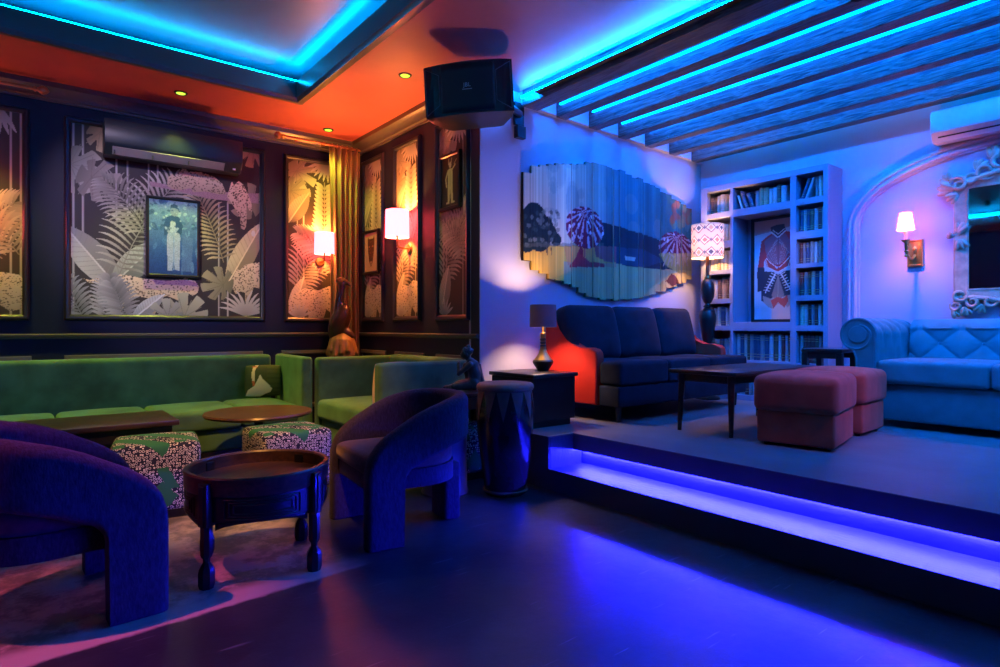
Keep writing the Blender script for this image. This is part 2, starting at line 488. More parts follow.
    def spots(s, m, rad, dens, col):
        ys, xs = np.nonzero(m)
        if len(xs) == 0: return
        area = len(xs)*(s.w/s.nx)*(s.h/s.ny)
        for k in range(int(area*dens)):
            i = random.randrange(len(xs)); cx, cy = s.X[ys[i], xs[i]], s.Y[ys[i], xs[i]]
            dx, dy = s.X-cx, s.Y-cy
            s._put((dx*dx+dy*dy*1.3 < (rad*random.uniform(0.7, 1.2))**2) & m, col)
    def leopard(s, tr, pts_list, spot=0.011, dens=1500):
        tan, dark = (0.66, 0.52, 0.40), (0.07, 0.05, 0.045)
        m = np.zeros(s.X.shape, bool)
        for pts in pts_list: m |= s.mask([tr(p) for p in pts])
        ys = np.nonzero(m)[0]; y0, y1 = s.Y[ys.min(), 0], s.Y[ys.max(), 0]+1e-3
        s._put(m, lambda X, Y: np.array(tan)*(.55+.6*((Y-y0)/(y1-y0)))[:, None]); s.spots(m, spot, dens, dark)
        return m
    def mesh(s, name, material, parent, x0, z0, y=0.0, place=None):
        nx, ny = s.nx+1, s.ny+1
        if place is None:
            co = np.stack([s.X+x0, np.full(s.X.shape, y), s.Y+z0], -1).reshape(-1, 3)
        else:
            co = place(s.X.reshape(-1), s.Y.reshape(-1))
        idx = np.arange(nx*ny).reshape(ny, nx)
        q = np.stack([idx[:-1, :-1], idx[:-1, 1:], idx[1:, 1:], idx[1:, :-1]], -1).reshape(-1, 4)
        me = bpy.data.meshes.new(name)
        me.vertices.add(len(co)); me.vertices.foreach_set('co', co.astype(np.float32).ravel())
        me.loops.add(q.size); me.loops.foreach_set('vertex_index', q.astype(np.int32).ravel())
        me.polygons.add(len(q)); me.polygons.foreach_set('loop_start', np.arange(0, q.size, 4, dtype=np.int32))
        me.update(calc_edges=True)
        at = me.color_attributes.new('print', 'FLOAT_COLOR', 'POINT')
        c4 = np.ones((nx*ny, 4), np.float32); c4[:, :3] = np.clip(s.c.reshape(-1, 3), 0, 1)
        at.data.foreach_set('color', c4.ravel())
        me.materials.append(material); me.validate()
        o = bpy.data.objects.new(name, me); COL.objects.link(o)
        if parent is not None: o.parent = parent
        return o

# ------------------------------------------------------------------ the walls' own frames (x along, y into the wall)
THA, THC = radians(-1.36), radians(1.84)
def A(s, z, d=0.0): return (2.97 + s*cos(THA) + d*sin(THA), 6.30 + s*sin(THA) - d*cos(THA), z)
def C(s, z, d=0.0): return (2.97 + s*cos(THC) + d*sin(THC), 3.98 + s*sin(THC) - d*cos(THC), z)
def B(y, z, d=0.0): return (2.97 - d, y, z)
def D(y, z, d=0.0): return (6.33 - d, y, z)
RA, RB, RC, RD = THA, -pi/2, THC, -pi/2
PZ = 0.373          # height of the platform
# ================================================================== the room shell
def floor_material():
    m, nt, b = new_mat('polished_dark_concrete')
    L = nt.links.new
    tc = nt.nodes.new('ShaderNodeTexCoord')
    sp = nt.nodes.new('ShaderNodeSeparateXYZ'); L(tc.outputs['Object'], sp.inputs[0])
    def noise(sc, det=4, rough=0.55):
        n = nt.nodes.new('ShaderNodeTexNoise'); n.inputs['Scale'].default_value = sc; n.inputs['Detail'].default_value = det
        n.inputs['Roughness'].default_value = rough; L(tc.outputs['Object'], n.inputs['Vector']); return n.outputs['Fac']
    def mth(op, a, c=None, clamp=False):
        n = nt.nodes.new('ShaderNodeMath'); n.operation = op; n.use_clamp = clamp
        for i, x in enumerate((a, c)):
            if x is None: continue
            if isinstance(x, (int, float)): n.inputs[i].default_value = x
            else: L(x, n.inputs[i])
        return n.outputs[0]
    def ramp(x, a, c):
        n = nt.nodes.new('ShaderNodeMapRange'); n.interpolation_type = 'SMOOTHSTEP'
        n.inputs[1].default_value = a; n.inputs[2].default_value = c; L(x, n.inputs[0]); return n.outputs[0]
    big, fine = noise(1.6, 5), noise(9, 6, 0.7)
    y = mth('ADD', sp.outputs[1], mth('MULTIPLY', mth('SUBTRACT', fine, 0.5), 0.06))
    y = mth('SUBTRACT', y, mth('MULTIPLY', sp.outputs[0], 0.07))
    x = mth('ADD', sp.outputs[0], mth('MULTIPLY', mth('SUBTRACT', big, 0.5), 0.7))
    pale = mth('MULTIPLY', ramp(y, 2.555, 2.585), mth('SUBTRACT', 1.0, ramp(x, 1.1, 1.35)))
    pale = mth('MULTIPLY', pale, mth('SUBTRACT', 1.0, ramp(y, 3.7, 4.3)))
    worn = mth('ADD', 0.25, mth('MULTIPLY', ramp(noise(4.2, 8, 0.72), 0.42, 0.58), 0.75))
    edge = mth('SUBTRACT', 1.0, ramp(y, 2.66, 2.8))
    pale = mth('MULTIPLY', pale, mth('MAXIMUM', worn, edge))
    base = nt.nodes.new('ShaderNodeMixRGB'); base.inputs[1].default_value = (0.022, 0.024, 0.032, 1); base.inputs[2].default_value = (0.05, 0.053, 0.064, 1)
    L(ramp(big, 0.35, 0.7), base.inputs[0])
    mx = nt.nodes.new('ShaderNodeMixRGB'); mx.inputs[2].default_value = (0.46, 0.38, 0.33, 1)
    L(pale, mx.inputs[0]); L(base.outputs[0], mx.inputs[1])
    # scuffs: fine bright scratches
    mp = nt.nodes.new('ShaderNodeMapping'); mp.inputs['Rotation'].default_value = (0, 0, 0.5); mp.inputs['Scale'].default_value = (1.0, 16, 1); L(tc.outputs['Object'], mp.inputs[0])
    sn = nt.nodes.new('ShaderNodeTexNoise'); sn.inputs['Scale'].default_value = 3; sn.inputs['Detail'].default_value = 4; L(mp.outputs[0], sn.inputs['Vector'])
    mx2 = nt.nodes.new('ShaderNodeMixRGB'); mx2.inputs[2].default_value = (0.16, 0.16, 0.19, 1)
    L(mth('MULTIPLY', ramp(sn.outputs['Fac'], 0.66, 0.72), 0.7), mx2.inputs[0]); L(mx.outputs[0], mx2.inputs[1])
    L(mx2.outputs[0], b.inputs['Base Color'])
    rr = mth('ADD', 0.20, mth('MULTIPLY', fine, 0.26)); rr = mth('ADD', rr, mth('MULTIPLY', pale, 0.2)); L(rr, b.inputs['Roughness'])
    bp = nt.nodes.new('ShaderNodeBump'); bp.inputs['Strength'].default_value = 0.12; bp.inputs['Distance'].default_value = 0.01
    b.inputs['Specular IOR Level'].default_value = 0.35
    L(noise(22, 6, 0.7), bp.inputs['Height']); L(bp.outputs[0], b.inputs['Normal'])
    return m

XL, XR, YF = -3.4, 6.33, -2.7
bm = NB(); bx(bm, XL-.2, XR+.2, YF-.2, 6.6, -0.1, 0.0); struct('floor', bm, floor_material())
M['platform'] = mat('platform_screed', (0.17, 0.165, 0.17), 0.45, var=0.25, vscale=1.8, bump=0.05, bscale=30)
M['platform_side'] = mat('platform_side_paint', (0.075, 0.07, 0.09), 0.5, var=0.1, vscale=5, bump=0.05, bscale=40)
M['tread'] = mat('step_tread_paint', (0.05, 0.048, 0.07), 0.42, var=0.2, vscale=6, bump=0.35, bscale=28, stretch=(1.5, 0.6, 1))
bm = NB()
bx(bm, 3.24, XR, YF, 3.98, 0.0, 0.255)
struct('platform_riser', bm, M['tread'])
bm = NB()
bx(bm, 3.155, XR, YF, 4.1, 0.255, PZ-0.004)
bx(bm, 2.91, 3.24, 3.09, 3.985, 0.0, PZ-0.004)
struct('platform_base', bm, M['platform_side'])
bm = NB()
bx(bm, 3.155, XR, YF, 4.1, PZ-0.004, PZ); bx(bm, 2.91, 3.155, 3.09, 3.985, PZ-0.004, PZ)
struct('platform_floor', bm, M['platform'])
bm = NB(); bx(bm, 2.91, 3.24, YF, 3.09, 0.142, 0.146); bx(bm, 2.925, 3.24, 3.086, 3.0899, 0.146, 0.366); struct('step_tread', bm, M['tread'])
bm = NB(); bx(bm, 2.91, 3.24, YF, 3.09, 0.0, 0.142); struct('step_base', bm, M['platform_side'])
# led tape tucked under the nosing
bm = NB(); bx(bm, 3.222, 3.236, YF+.1, 3.07, 0.240, 0.252)
tag(obj('led_strip', bm, M['violet_led']), 'violet blue LED tape glowing under the nosing of the platform step', 'light strip')

# walls
def slab(name, w, s0, s1, m, z1=3.6, t=0.15):
    bm = NB(); bx(bm, s0, s1, 0, t, 0, z1)
    o = struct(name, bm, m)
    f = {'A': (A(0, 0), RA), 'B': (B(0, 0), RB), 'C': (C(0, 0), RC), 'D': (D(0, 0), RD)}[w]
    o.location = f[0]; o.rotation_euler = (0, 0, f[1]); return o
slab('wall_back', 'A', -6.5, 0.15, M['navy_paint'])
slab('wall_corner', 'B', -6.40, -3.99, M['navy_paint'])
slab('wall_rear', 'C', 0.004, 3.45, M['white_wall'])
slab('wall_right', 'D', -4.3, 2.9, M['white_wall'])
bm = NB(); bx(bm, XL-.15, XL, YF, 6.6, 0, 3.6); struct('wall_left', bm, M['navy_paint'])
bm = NB(); bx(bm, XL-.15, XR+.15, YF-.15, YF, 0, 3.6); struct('wall_front', bm, M['navy_paint'])

# ceilings
HX0, HX1, HY0, HY1, ZS = -2.3, 1.97, 0.2, 5.40, 3.20
bm = NB()
for a in ((XL, HX0, YF, 6.55), (HX1, 3.42, YF, 6.55), (HX0, HX1, YF, HY0), (HX0, HX1, HY1, 6.55)):
    bx(bm, a[0], a[1], a[2], a[3], ZS, ZS+.17)
struct('ceiling', bm, M['soffit'])
bm = NB(); g = .42
bx(bm, HX0-g, HX1+g, HY0-g, HY1+g, 3.465, 3.55)
bx(bm, HX0-g-.04, HX0-g, HY0-g, HY1+g, ZS+.17, 3.62); bx(bm, HX1+g, HX1+g+.04, HY0-g, HY1+g, ZS+.17, 3.62)
bx(bm, HX0-g, HX1+g, HY0-g-.04, HY0-g, ZS+.17, 3.62); bx(bm, HX0-g, HX1+g, HY1+g, HY1+g+.04, ZS+.17, 3.62)
struct('ceiling_recess', bm, M['ceil_up'])
bm = NB(); rect_frame(bm, HX1-HX0, HY1-HY0, [(0.0, ZS+.17), (-.018, ZS+.17), (-.018, ZS+.02), (-.005, ZS+.005), (.0, ZS-.012), (.03, ZS-.014), (.06, ZS-.006), (.065, ZS), (0.0, ZS)])
bmesh.ops.transform(bm, matrix=Matrix.Translation(((HX0+HX1)/2, (HY0+HY1)/2, 0)) @ Matrix(((1, 0, 0, 0), (0, 0, 1, 0), (0, 1, 0, 0), (0, 0, 0, 1))), verts=bm.verts[:])
bmesh.ops.recalc_face_normals(bm, faces=bm.faces[:])
struct('trim_1', bm, M['navy_gloss'])
for nm, (x0, x1, y0, y1), w in (('far', (HX0, HX1, HY1-.002, HY1+.012), 'far edge of the ceiling recess above the panelled wall'),
                            ('right', (HX1-.002, HX1+.012, HY0, HY1), 'right edge of the ceiling recess left of the speaker'),
                            ('near', (HX0, HX1, HY0-.012, HY0+.002), 'near edge of the ceiling recess over the viewer'),
                            ('left', (HX0-.012, HX0+.002, HY0, HY1), 'left edge of the ceiling recess')):
    bm = NB(); bx(bm, x0, x1, y0, y1, ZS+.171, ZS+.183)
    tag(obj('cove_led_strip', bm, M['cyan_led']), 'cyan LED tape along the ' + w, 'light strip', 'cove LED strips')
bm = NB(); bx(bm, 3.42, XR+.1, YF, 4.2, 3.27, 3.4); struct('ceiling_wing', bm, mat('wing_ceiling_paint', (0.5, 0.5, 0.55), 0.7))

# cornice, rails, skirting, low panel mouldings
cor = [(0, 0), (.018, 0), (.022, .018), (.04, .026), (.045, .05), (.075, .085), (.10, .10), (.105, .14), (0, .14)]
bm = NB(); sweep_path(bm, [A(-6.4, 3.06), A(0.0, 3.06)], cor); struct('trim_2', bm, M['navy_gloss'])
bm = NB(); sweep_path(bm, [B(6.30, 3.06), B(3.985, 3.06)], cor); struct('trim_3', bm, M['navy_gloss'])
rail = [(0, 0), (.014, 0), (.018, .012), (.032, .018), (.034, .034), (.02, .042), (0, .044)]
bm = NB(); sweep_path(bm, [A(-6.4, 1.048), A(0.0, 1.048)], rail); struct('trim_4', bm, M['navy_gloss'])
bm = NB(); sweep_path(bm, [B(6.30, 1.048), B(3.985, 1.048)], rail); struct('trim_5', bm, M['navy_gloss'])
sk = [(0, 0), (.018, 0), (.018, .10), (.008, .12), (0, .12)]
bm = NB(); sweep_path(bm, [A(-6.4, 0), A(0.0, 0)], sk); struct('baseboard_back', bm, M['navy_gloss'])
bm = NB(); sweep_path(bm, [B(6.30, 0), B(3.985, 0)], sk); struct('baseboard_corner', bm, M['navy_gloss'])
lp = [(0, 0), (0, -.016), (.012, -.024), (.022, -.02), (.04, -.012), (.045, 0)]
bm = NB()
for s0, s1 in ((-4.8, -2.94), (-2.63, -1.07), (-.80, -.1)):
    rect_frame(bm, s1-s0, .52, lp, mtx=T((s0+s1)/2, 0, .60))
o = struct('trim_6', bm, M['navy_gloss']); o.location = A(0, 0); o.rotation_euler = (0, 0, RA)
bm = NB()
for y0, y1 in ((6.14, 5.64), (5.37, 4.89), (4.60, 4.15)):
    rect_frame(bm, y0-y1, .52, lp, mtx=T(-(y0+y1)/2, 0, .60))
o = struct('trim_7', bm, M['navy_gloss']); o.location = B(0, 0); o.rotation_euler = (0, 0, RB)

# arch moulding on the right wall
def arch_path(w, rise):
    c, zs = 1.22, 2.11
    P = [(6.33, c+w, z) for z in np.linspace(PZ, zs, 6)]
    P += [(6.33, c+w*cos(t), zs+rise*sin(t)) for t in np.linspace(0, pi, 49)[1:-1]]
    P += [(6.33, c-w, z) for z in np.linspace(zs, PZ, 6)]
    return P
am = [(-.055, 0), (-.055, .025), (-.045, .04), (-.028, .042), (-.02, .03), (-.008, .028), (0, .04), (.018, .046), (.03, .04), (.036, .022), (.05, .018), (.055, 0)]
bm = NB(); sweep_path(bm, arch_path(1.185, .59), am, up=(-1, 0, 0)); struct('trim_8', bm, M['white_wall'], 50)
# board along the wall head that the beams run into
bm = NB(); bx(bm, .44, 3.42, -.05, 0, 3.085, 3.27)
o = struct('trim_9', bm, M['white_wall']); o.location = C(0, 0); o.rotation_euler = (0, 0, RC)

# ceiling beams with their led tapes
ords = ['first', 'second', 'third', 'fourth', 'fifth', 'sixth', 'seventh']
bxs = [(3.40, 3.58), (3.82, 3.94), (4.265, 4.385), (4.71, 4.83), (5.155, 5.275), (5.60, 5.72), (6.045, 6.165)]
for i, (x0, x1) in enumerate(bxs):
    s = (x1-2.97)
    yw = C(s, 0, .052)[1] - .004
    lab = ['wide dark outer ceiling beam beside the speaker, LED glow above it',
           'second dark ceiling beam from the speaker, bright LED line on it', 'third dark ceiling beam from the speaker, bright LED line on it',
           'fourth dark ceiling beam from the speaker, bright LED line on it', 'fifth dark ceiling beam from the speaker, first without an LED line',
           'sixth dark ceiling beam from the speaker, next to last', 'last dark ceiling beam, nearest the bookcase wall'][i]
    t = thing('ceiling_beam', lab, 'beam', (x0, yw, 3.06), 0, 'ceiling beams')
    bm = NB(); bx(bm, 0, x1-x0, -(yw-YF)+.02, 0, 0, .209, .004, 1)
    obj('timber', bm, M['beam'], t)
    if i == 0:
        bm = NB(); bx(bm, -.04, -.0005, -(yw-YF)+.02, -.20, .052, .064, .002, 1); obj('led_ledge', bm, M['beam'], t)
    bm = NB()
    if i == 0: bx(bm, -.030, -.016, -(yw-YF)+.05, -.02, .065, .074)
    else:
        zl = {1: .098, 3: .120}.get(i, .132); bx(bm, -.014, -.001, -(yw-YF)+.05, -.06, zl, zl+.012)
    obj('led_tape', bm, M['ice_led'] if i == 0 else M['beam_led'], t)
    if i < 6:
        bm = NB(); bx(bm, x1-x0+.001, x1-x0+.013, -(yw-YF)+.05, -.06, .175, .185)
        obj('led_tape', bm, M['bay_led'], t)
    else:
        bm = NB(); bx(bm, x1-x0+.002, x1-x0+.016, -(yw-YF)+.05, -.06, .175, .19)
        obj('led_tape', bm, M['cyan_wash_led'], t)

# downlights in the soffit
def downlight(x, y, label, power, z=ZS, col=(0.92, 1.0, 0.10), spot=95):
    t = thing('ceiling_downlight', label, 'downlight', (x, y, z), 0, 'recessed ceiling downlights')
    bm = NB(); lathe(bm, [(.038, -.001), (.040, -.008), (.052, -.006), (.055, 0), (.053, 0.001)], 24, cap=False); obj('ring', bm, M['black_metal'], t)
    bm = NB(); lathe(bm, [(.0, -.009), (.036, -.007), (.038, -.001)], 20, cap=False); obj('lens', bm, M['green_lens'], t)
    lamp_light('downlight_beam', 'SPOT', (0, 0, -.04), col, power, .03, spot, 0.7, parent=t)
downlight(1.10, 5.85, 'green glowing downlight over the long green banquette', 130, spot=80)
downlight(2.50, 5.98, 'green glowing downlight beside the top of the curtain', 40)
downlight(2.45, 4.30, 'yellow-green glowing downlight nearest the speaker', 14)
downlight(-0.4, 5.88, 'green downlight over the left end of the banquette', 130, spot=80)
downlight(-1.9, 5.90, 'green downlight at the far left of the soffit', 90, spot=80)
# ================================================================== the panelled alcove: wallpaper, pictures, lamps
LEAF, GOLD, BG = (0.40, 0.39, 0.37), (0.42, 0.35, 0.24), (0.024, 0.019, 0.026)
PANEL = [(-.006, -.002), (-.006, -.012), (.004, -.018), (.010, -.026), (.026, -.032), (.034, -.026), (.040, -.012), (.044, -.002)]
def wall_panel(label, loc, rz, cv, fm='panel_dark'):
    t = thing('mounted_wallpaper_panel', label, 'wall panel', loc, rz)
    bm = NB(); rect_frame(bm, cv.w, cv.h, PANEL); obj('panel_moulding', bm, M[fm], t)
    cv.mesh('wallpaper', M['paper'], t, -cv.w/2, -cv.h/2, -.003)
    return t

# -- the wide panel
cw, ch = 1.581, 1.67
cv = Canvas(cw, ch, 0.0045, BG)
def q2(px, py):
    top = 122 + (px-70)*.1737
    return ((px-70)/190*cw, (317-py)/(317-top)*ch)
def L2(*p): return [q2(*a) for a in p]
def ang2(p, q_):
    a, b = q2(*p), q2(*q_); return atan2(b[1]-a[1], b[0]-a[0]), math.hypot(b[0]-a[0], b[1]-a[1])
for x, y0, y1 in ((73, 118, 318), (81, 118, 240), (111, 155, 220), (121, 155, 215), (141, 160, 190), (150, 165, 190), (213, 203, 318), (223, 203, 318)):
    cv.line(L2((x, y0), (x, y1)), 0.017, (0.36, 0.35, 0.36)); cv.line(L2((x+.7, y0), (x+.7, y1)), 0.005, (0.15, 0.14, 0.15))
cv.monstera(*q2(70, 165), -.6, .27, (0.30, 0.30, 0.27)); cv.monstera(*q2(88, 178), -.3, .24, (0.27, 0.25, 0.23)); cv.monstera(*q2(96, 132), -.5, .20, GOLD)
a, l = ang2((112, 288), (64, 225)); cv.banana(*q2(112, 288), a, l, .30, (0.33, 0.33, 0.34))
a, l = ang2((108, 285), (152, 240)); cv.banana(*q2(108, 285), a, l, .26, (0.27, 0.29, 0.27))
a, l = ang2((222, 285), (264, 222)); cv.banana(*q2(222, 285), a, l, .25, GOLD)
a, l = ang2((114, 274), (148, 172)); cv.frond(*q2(114, 274), a, l, 22, .33, -.35, LEAF, 1.15, .024)
cv.frond(*q2(137, 235), 1.9, .55, 17, .24, 0.5, (0.30, 0.30, 0.27), 1.1, .022)
a, l = ang2((218, 262), (196, 188)); cv.frond(*q2(218, 262), a, l, 19, .22, .2, GOLD, 1.1, .022)
cv.monstera(*q2(252, 150), -2.2, .2, GOLD); cv.monstera(*q2(250, 205), 2.6, .24, (0.28, 0.24, 0.18))
# resting cat on its branch with a hanging foreleg, a walking cat below, a third at the right edge
def cr(p): return q2(40+p[0]/2.78, 100+p[1]/2.78)
cv.poly([cr(p) for p in ((282, 224), (345, 238), (440, 252), (520, 258), (606, 262), (606, 290), (520, 282), (440, 272), (350, 250), (284, 238))], lambda X, Y: np.array((.34, .22, .27))*(.7+.5*np.random.rand(len(X)))[:, None])
cv.leopard(cr, [[(330, 238), (334, 214), (345, 204), (352, 212), (368, 196), (372, 188), (382, 190), (390, 198), (430, 200), (468, 214), (492, 234), (504, 262), (480, 262), (440, 254), (405, 256), (396, 244), (370, 250), (345, 246)]], .0056, 2600)
cv.leopard(cr, [[(506, 268), (514, 246), (520, 226), (528, 238), (542, 226), (556, 236), (572, 262), (584, 292), (584, 312), (576, 308), (566, 288), (568, 320), (566, 352), (560, 362), (550, 358), (546, 326), (528, 298)]], .0062, 2600)
cv.ell(*q2(252, 234), .02, .03, 0, (0.6, 0.6, 0.6))
cv.leopard(cr, [[(112, 498), (130, 504), (160, 496), (196, 487), (230, 490), (270, 499), (330, 504), (372, 500), (384, 494), (392, 500), (410, 504), (421, 520), (418, 536), (404, 546), (390, 538), (376, 552), (384, 566), (374, 570), (356, 556), (330, 546), (312, 552), (302, 580), (296, 606), (284, 606), (286, 572), (276, 552), (250, 548), (236, 560), (214, 584), (200, 600), (190, 596), (210, 556), (200, 528), (170, 512), (130, 512)]], .0056, 2600)
cv.poly([cr(p) for p in ((290, 501), (340, 504), (384, 500), (416, 510), (418, 520), (390, 516), (340, 516), (300, 514))], (0.24, 0.10, 0.30), .75)
cv.leopard(cr, [[(518, 506), (530, 482), (536, 470), (546, 474), (560, 460), (585, 454), (610, 452), (610, 524), (590, 520), (584, 540), (574, 562), (562, 560), (562, 536), (548, 532), (534, 540), (522, 524)]], .0056, 2600)
cv.monstera(*q2(218, 285), 2.9, .21, (0.26, 0.24, 0.17))
for k in range(11):
    an = .35 + k*.23; cv.curved(*q2(243, 316), an, .27, .03, (0.46, 0.43, 0.46), .7)
for x, y, an, ln in ((82, 322, 1.9, .42), (100, 322, 1.3, .38), (118, 322, 1.7, .34)): cv.frond(*q2(x, y), an, ln, 14, .18, .3, (0.30, 0.30, 0.36), 1.0, .028)
cv.banana(*q2(126, 320), .75, .34, .15, (0.34, 0.36, 0.44)); cv.monstera(*q2(176, 318), 1.2, .24, (0.33, 0.33, 0.28)); cv.monstera(*q2(160, 318), 2.0, .18, (0.30, 0.31, 0.31))
wall_panel('wide jungle wallpaper panel with leopards behind the hanging blue photograph', A(-1.843, 2.085), RA, cv)

def narrow(w, h, seed, cat=True, big=True):
    random.seed(seed); c = Canvas(w, h, 0.005, (0.05, 0.032, 0.022))
    for x in (.12, .20, .60, .68): c.line([(x*w/.7, 0), (x*w/.7, h)], .014, (0.42, 0.36, 0.30))
    c.monstera(.15*w, .93*h, -.9, .24, GOLD); c.monstera(.05*w, .80*h, -.4, .22, (0.36, 0.30, 0.2))
    for k in range(9): c.leaflet(w*.72, h*1.02, -pi*.95+k*.24, .24, .035, (0.5, 0.46, 0.36))
    c.banana(.02*w, .60*h, 1.0, .40, .2, (0.34, 0.28, 0.2))
    if big:
        for k in range(13):
            y = h*(.50 + .028*k); s_ = .12 + .05*sin(k)
            for sd in (1, -1): c.leaflet(w*.66, y, pi/2 - sd*(.95), .15*(1-.035*k)+.03, .05, (0.5, 0.44, 0.32))
        c.line([(w*.66, h*.45), (w*.66, h*.88)], .012, (0.3, 0.24, 0.18))
    c.frond(.15*w, .18*h, 1.25, .75, 22, .30, -.5, (0.48, 0.38, 0.30), 1.0, .026)
    c.frond(.95*w, .30*h, 2.1, .6, 18, .25, .6, (0.46, 0.38, 0.28), 1.0, .026)
    c.banana(.1*w, .02*h, 1.3, .42, .2, (0.42, 0.35, 0.28))
    if cat:
        tr = lambda p: (p[0]*w, p[1]*h)
        c.leopard(tr, [[(-.1, .06), (.1, .15), (.3, .19), (.55, .18), (.75, .21), (.95, .20), (1.1, .15), (1.1, .04), (.85, .02), (.7, .06), (.6, -.05), (.4, -.05), (.35, .05), (.1, .02)]], .005, 2600)
    for k in range(7): c.leaflet(w*.2, 0, .5+k*.35, .16, .028, (0.40, 0.36, 0.34))
    return c
wall_panel('left cut-off jungle wallpaper panel glowing pink, at the picture edge', A(-3.23, 2.085), RA, narrow(.56, 1.68, 3, True, False))
wall_panel('narrow golden wallpaper panel behind the lamp beside the curtain', A(-.475, 2.085), RA, narrow(.60, 1.68, 5))
wall_panel('narrow wallpaper panel around the corner, behind the leopard-face print', B(5.89, 2.09), RB, narrow(.42, 1.68, 8))
wall_panel('narrow golden wallpaper panel behind the right-hand drum-shade lamp', B(5.165, 2.09), RB, narrow(.44, 1.68, 11))
wall_panel('dark wallpaper panel behind the pale standing-figure print, nearest the white wall', B(4.375, 2.095), RB, narrow(.44, 1.69, 14, False, False))
random.seed(20)

# -- framed pictures
def picture(name, label, loc, rz, cv, fw=.022, dep=.028, fm='black_wood', mount=None):
    t = thing(name, label, 'picture', loc, rz)
    bm = NB(); rect_frame(bm, cv.w, cv.h, [(-.004, 0), (-.004, -dep*.7), (.004, -dep), (fw-.003, -dep), (fw, -dep+.004), (fw, 0)]); obj('picture_frame', bm, M[fm], t)
    cv.mesh('print', M['photo'], t, -cv.w/2, -cv.h/2, -dep*.45)
    bm = NB(); bx(bm, -cv.w/2, cv.w/2, -.006, -.001, -cv.h/2, cv.h/2); obj('backing', bm, M['black_wood'], t)
    return t
cv = Canvas(.41, .70, .004, (0.10, 0.25, 0.42))
cv._put(np.ones(cv.X.shape, bool), lambda X, Y: np.stack([.02+.16*np.clip(Y/.7, 0, 1)**2, .06+.26*np.clip(Y/.7, 0, 1)**1.5, .22+.26*np.clip(Y/.7, 0, 1)], -1))
random.seed(31)
for k in range(70):
    cv.ell(random.uniform(0, .41), random.uniform(.38, .72), random.uniform(.008, .03), random.uniform(.006, .02), random.uniform(0, 3), random.choice([(0.30, 0.52, 0.58), (0.04, 0.14, 0.28), (0.15, 0.34, 0.45), (0.02, 0.07, 0.18)]), .7)
for k in range(30):
    cv.ell(random.uniform(0, .41), random.uniform(0, .4), random.uniform(.006, .02), random.uniform(.02, .07), random.uniform(-.3, .3), random.choice([(0.03, 0.09, 0.28), (0.10, 0.25, 0.5), (0.2, 0.4, 0.65)]), .5)
cv.poly([(.27, .04), (.36, .04), (.37, .36), (.28, .38)], (0.10, 0.20, 0.42), .7)
cv.poly([(.155, .04), (.195, .04), (.207, .2), (.215, .05), (.255, .04), (.262, .36), (.25, .42), (.17, .42), (.15, .36)], (0.34, 0.44, 0.60))
cv.line([(.206, .05), (.208, .36)], .008, (0.22, 0.36, 0.6))
cv.poly([(.13, .36), (.12, .46), (.15, .54), (.19, .56), (.25, .55), (.285, .47), (.27, .38), (.24, .40), (.17, .40)], (0.03, 0.09, 0.2))
cv.poly([(.17, .38), (.18, .5), (.22, .5), (.23, .38)], (0.38, 0.5, 0.6)); cv.line([(.14, .44), (.19, .37), (.24, .44)], .02, (0.30, 0.42, 0.58))
cv.ell(.213, .595, .035, .044, 0, (0.20, 0.30, 0.38)); cv.poly([(.178, .615), (.18, .655), (.213, .67), (.248, .65), (.25, .60), (.235, .63), (.19, .63)], (0.03, 0.09, 0.16))
for k in range(26): cv.ell(random.uniform(.12, .29), random.uniform(.40, .68), random.uniform(.004, .012), None, 0, random.choice([(0.36, 0.52, 0.58), (0.02, 0.08, 0.18)]), .7)
rg = np.random.RandomState(5); nz = rg.uniform(.82, 1.18, (90, 60)); cv.c *= np.kron(nz, np.ones((2, 2)))[:cv.c.shape[0], :cv.c.shape[1], None]
picture('framed_photograph', 'black-framed blue-toned photograph of a standing man in pale trousers, on the leopard wallpaper', A(-1.843, 1.988, .012), RA, cv)

cv = Canvas(.27, .44, .005, (0.025, 0.022, 0.018))
fg = (0.46, 0.50, 0.30)
cv.poly([(.10, .03), (.128, .03), (.14, .15), (.155, .03), (.185, .03), (.175, .2), (.178, .30), (.16, .335), (.12, .335), (.10, .29), (.105, .2)], fg)
cv.ell(.14, .365, .02, .026, 0, fg); cv.line([(.12, .37), (.118, .42)], .010, fg); cv.line([(.155, .385), (.162, .42)], .010, fg)
cv.line([(.108, .32), (.07, .25), (.085, .18)], .018, fg); cv.line([(.17, .32), (.215, .355)], .016, fg); cv.line([(.20, .36), (.235, .40)], .007, fg)
cv.line([(.14, .18), (.14, .31)], .006, (0.2, 0.22, 0.12)); cv.ell(.095, .035, .02, .01, 0, fg); cv.ell(.19, .035, .02, .01, 0, fg)
picture('framed_print', 'small dark framed print of a pale standing figure, on the panel nearest the white wall', B(4.385, 2.425, .012), RB, cv, .028, .03)

cv = Canvas(.31, .42, .005, (0.55, 0.36, 0.24)); dk = (0.09, 0.03, 0.02)
cv.poly([(.075, .34), (.085, .38), (.105, .355), (.155, .35), (.205, .355), (.225, .385), (.235, .34), (.225, .22), (.20, .12), (.165, .06), (.145, .06), (.11, .12), (.085, .22)], dk)
for x, y in ((.115, .27), (.195, .27)): cv.ell(x, y, .013, .009, 0, (0.55, 0.33, 0.16))
cv.ell(.155, .10, .02, .012, 0, (0.5, 0.3, 0.2)); cv.line([(.125, .05), (.155, .085), (.185, .05)], .008, (0.5, 0.3, 0.2))
for k in range(22): cv.ell(random.uniform(.1, .21), random.uniform(.15, .34), .006, .004, 0, (0.28, 0.12, 0.06))
picture('framed_print', 'small print of a dark big-cat face on a tan ground, beside the curtain corner', B(5.90, 1.955, .012), RB, cv, .024, .028)

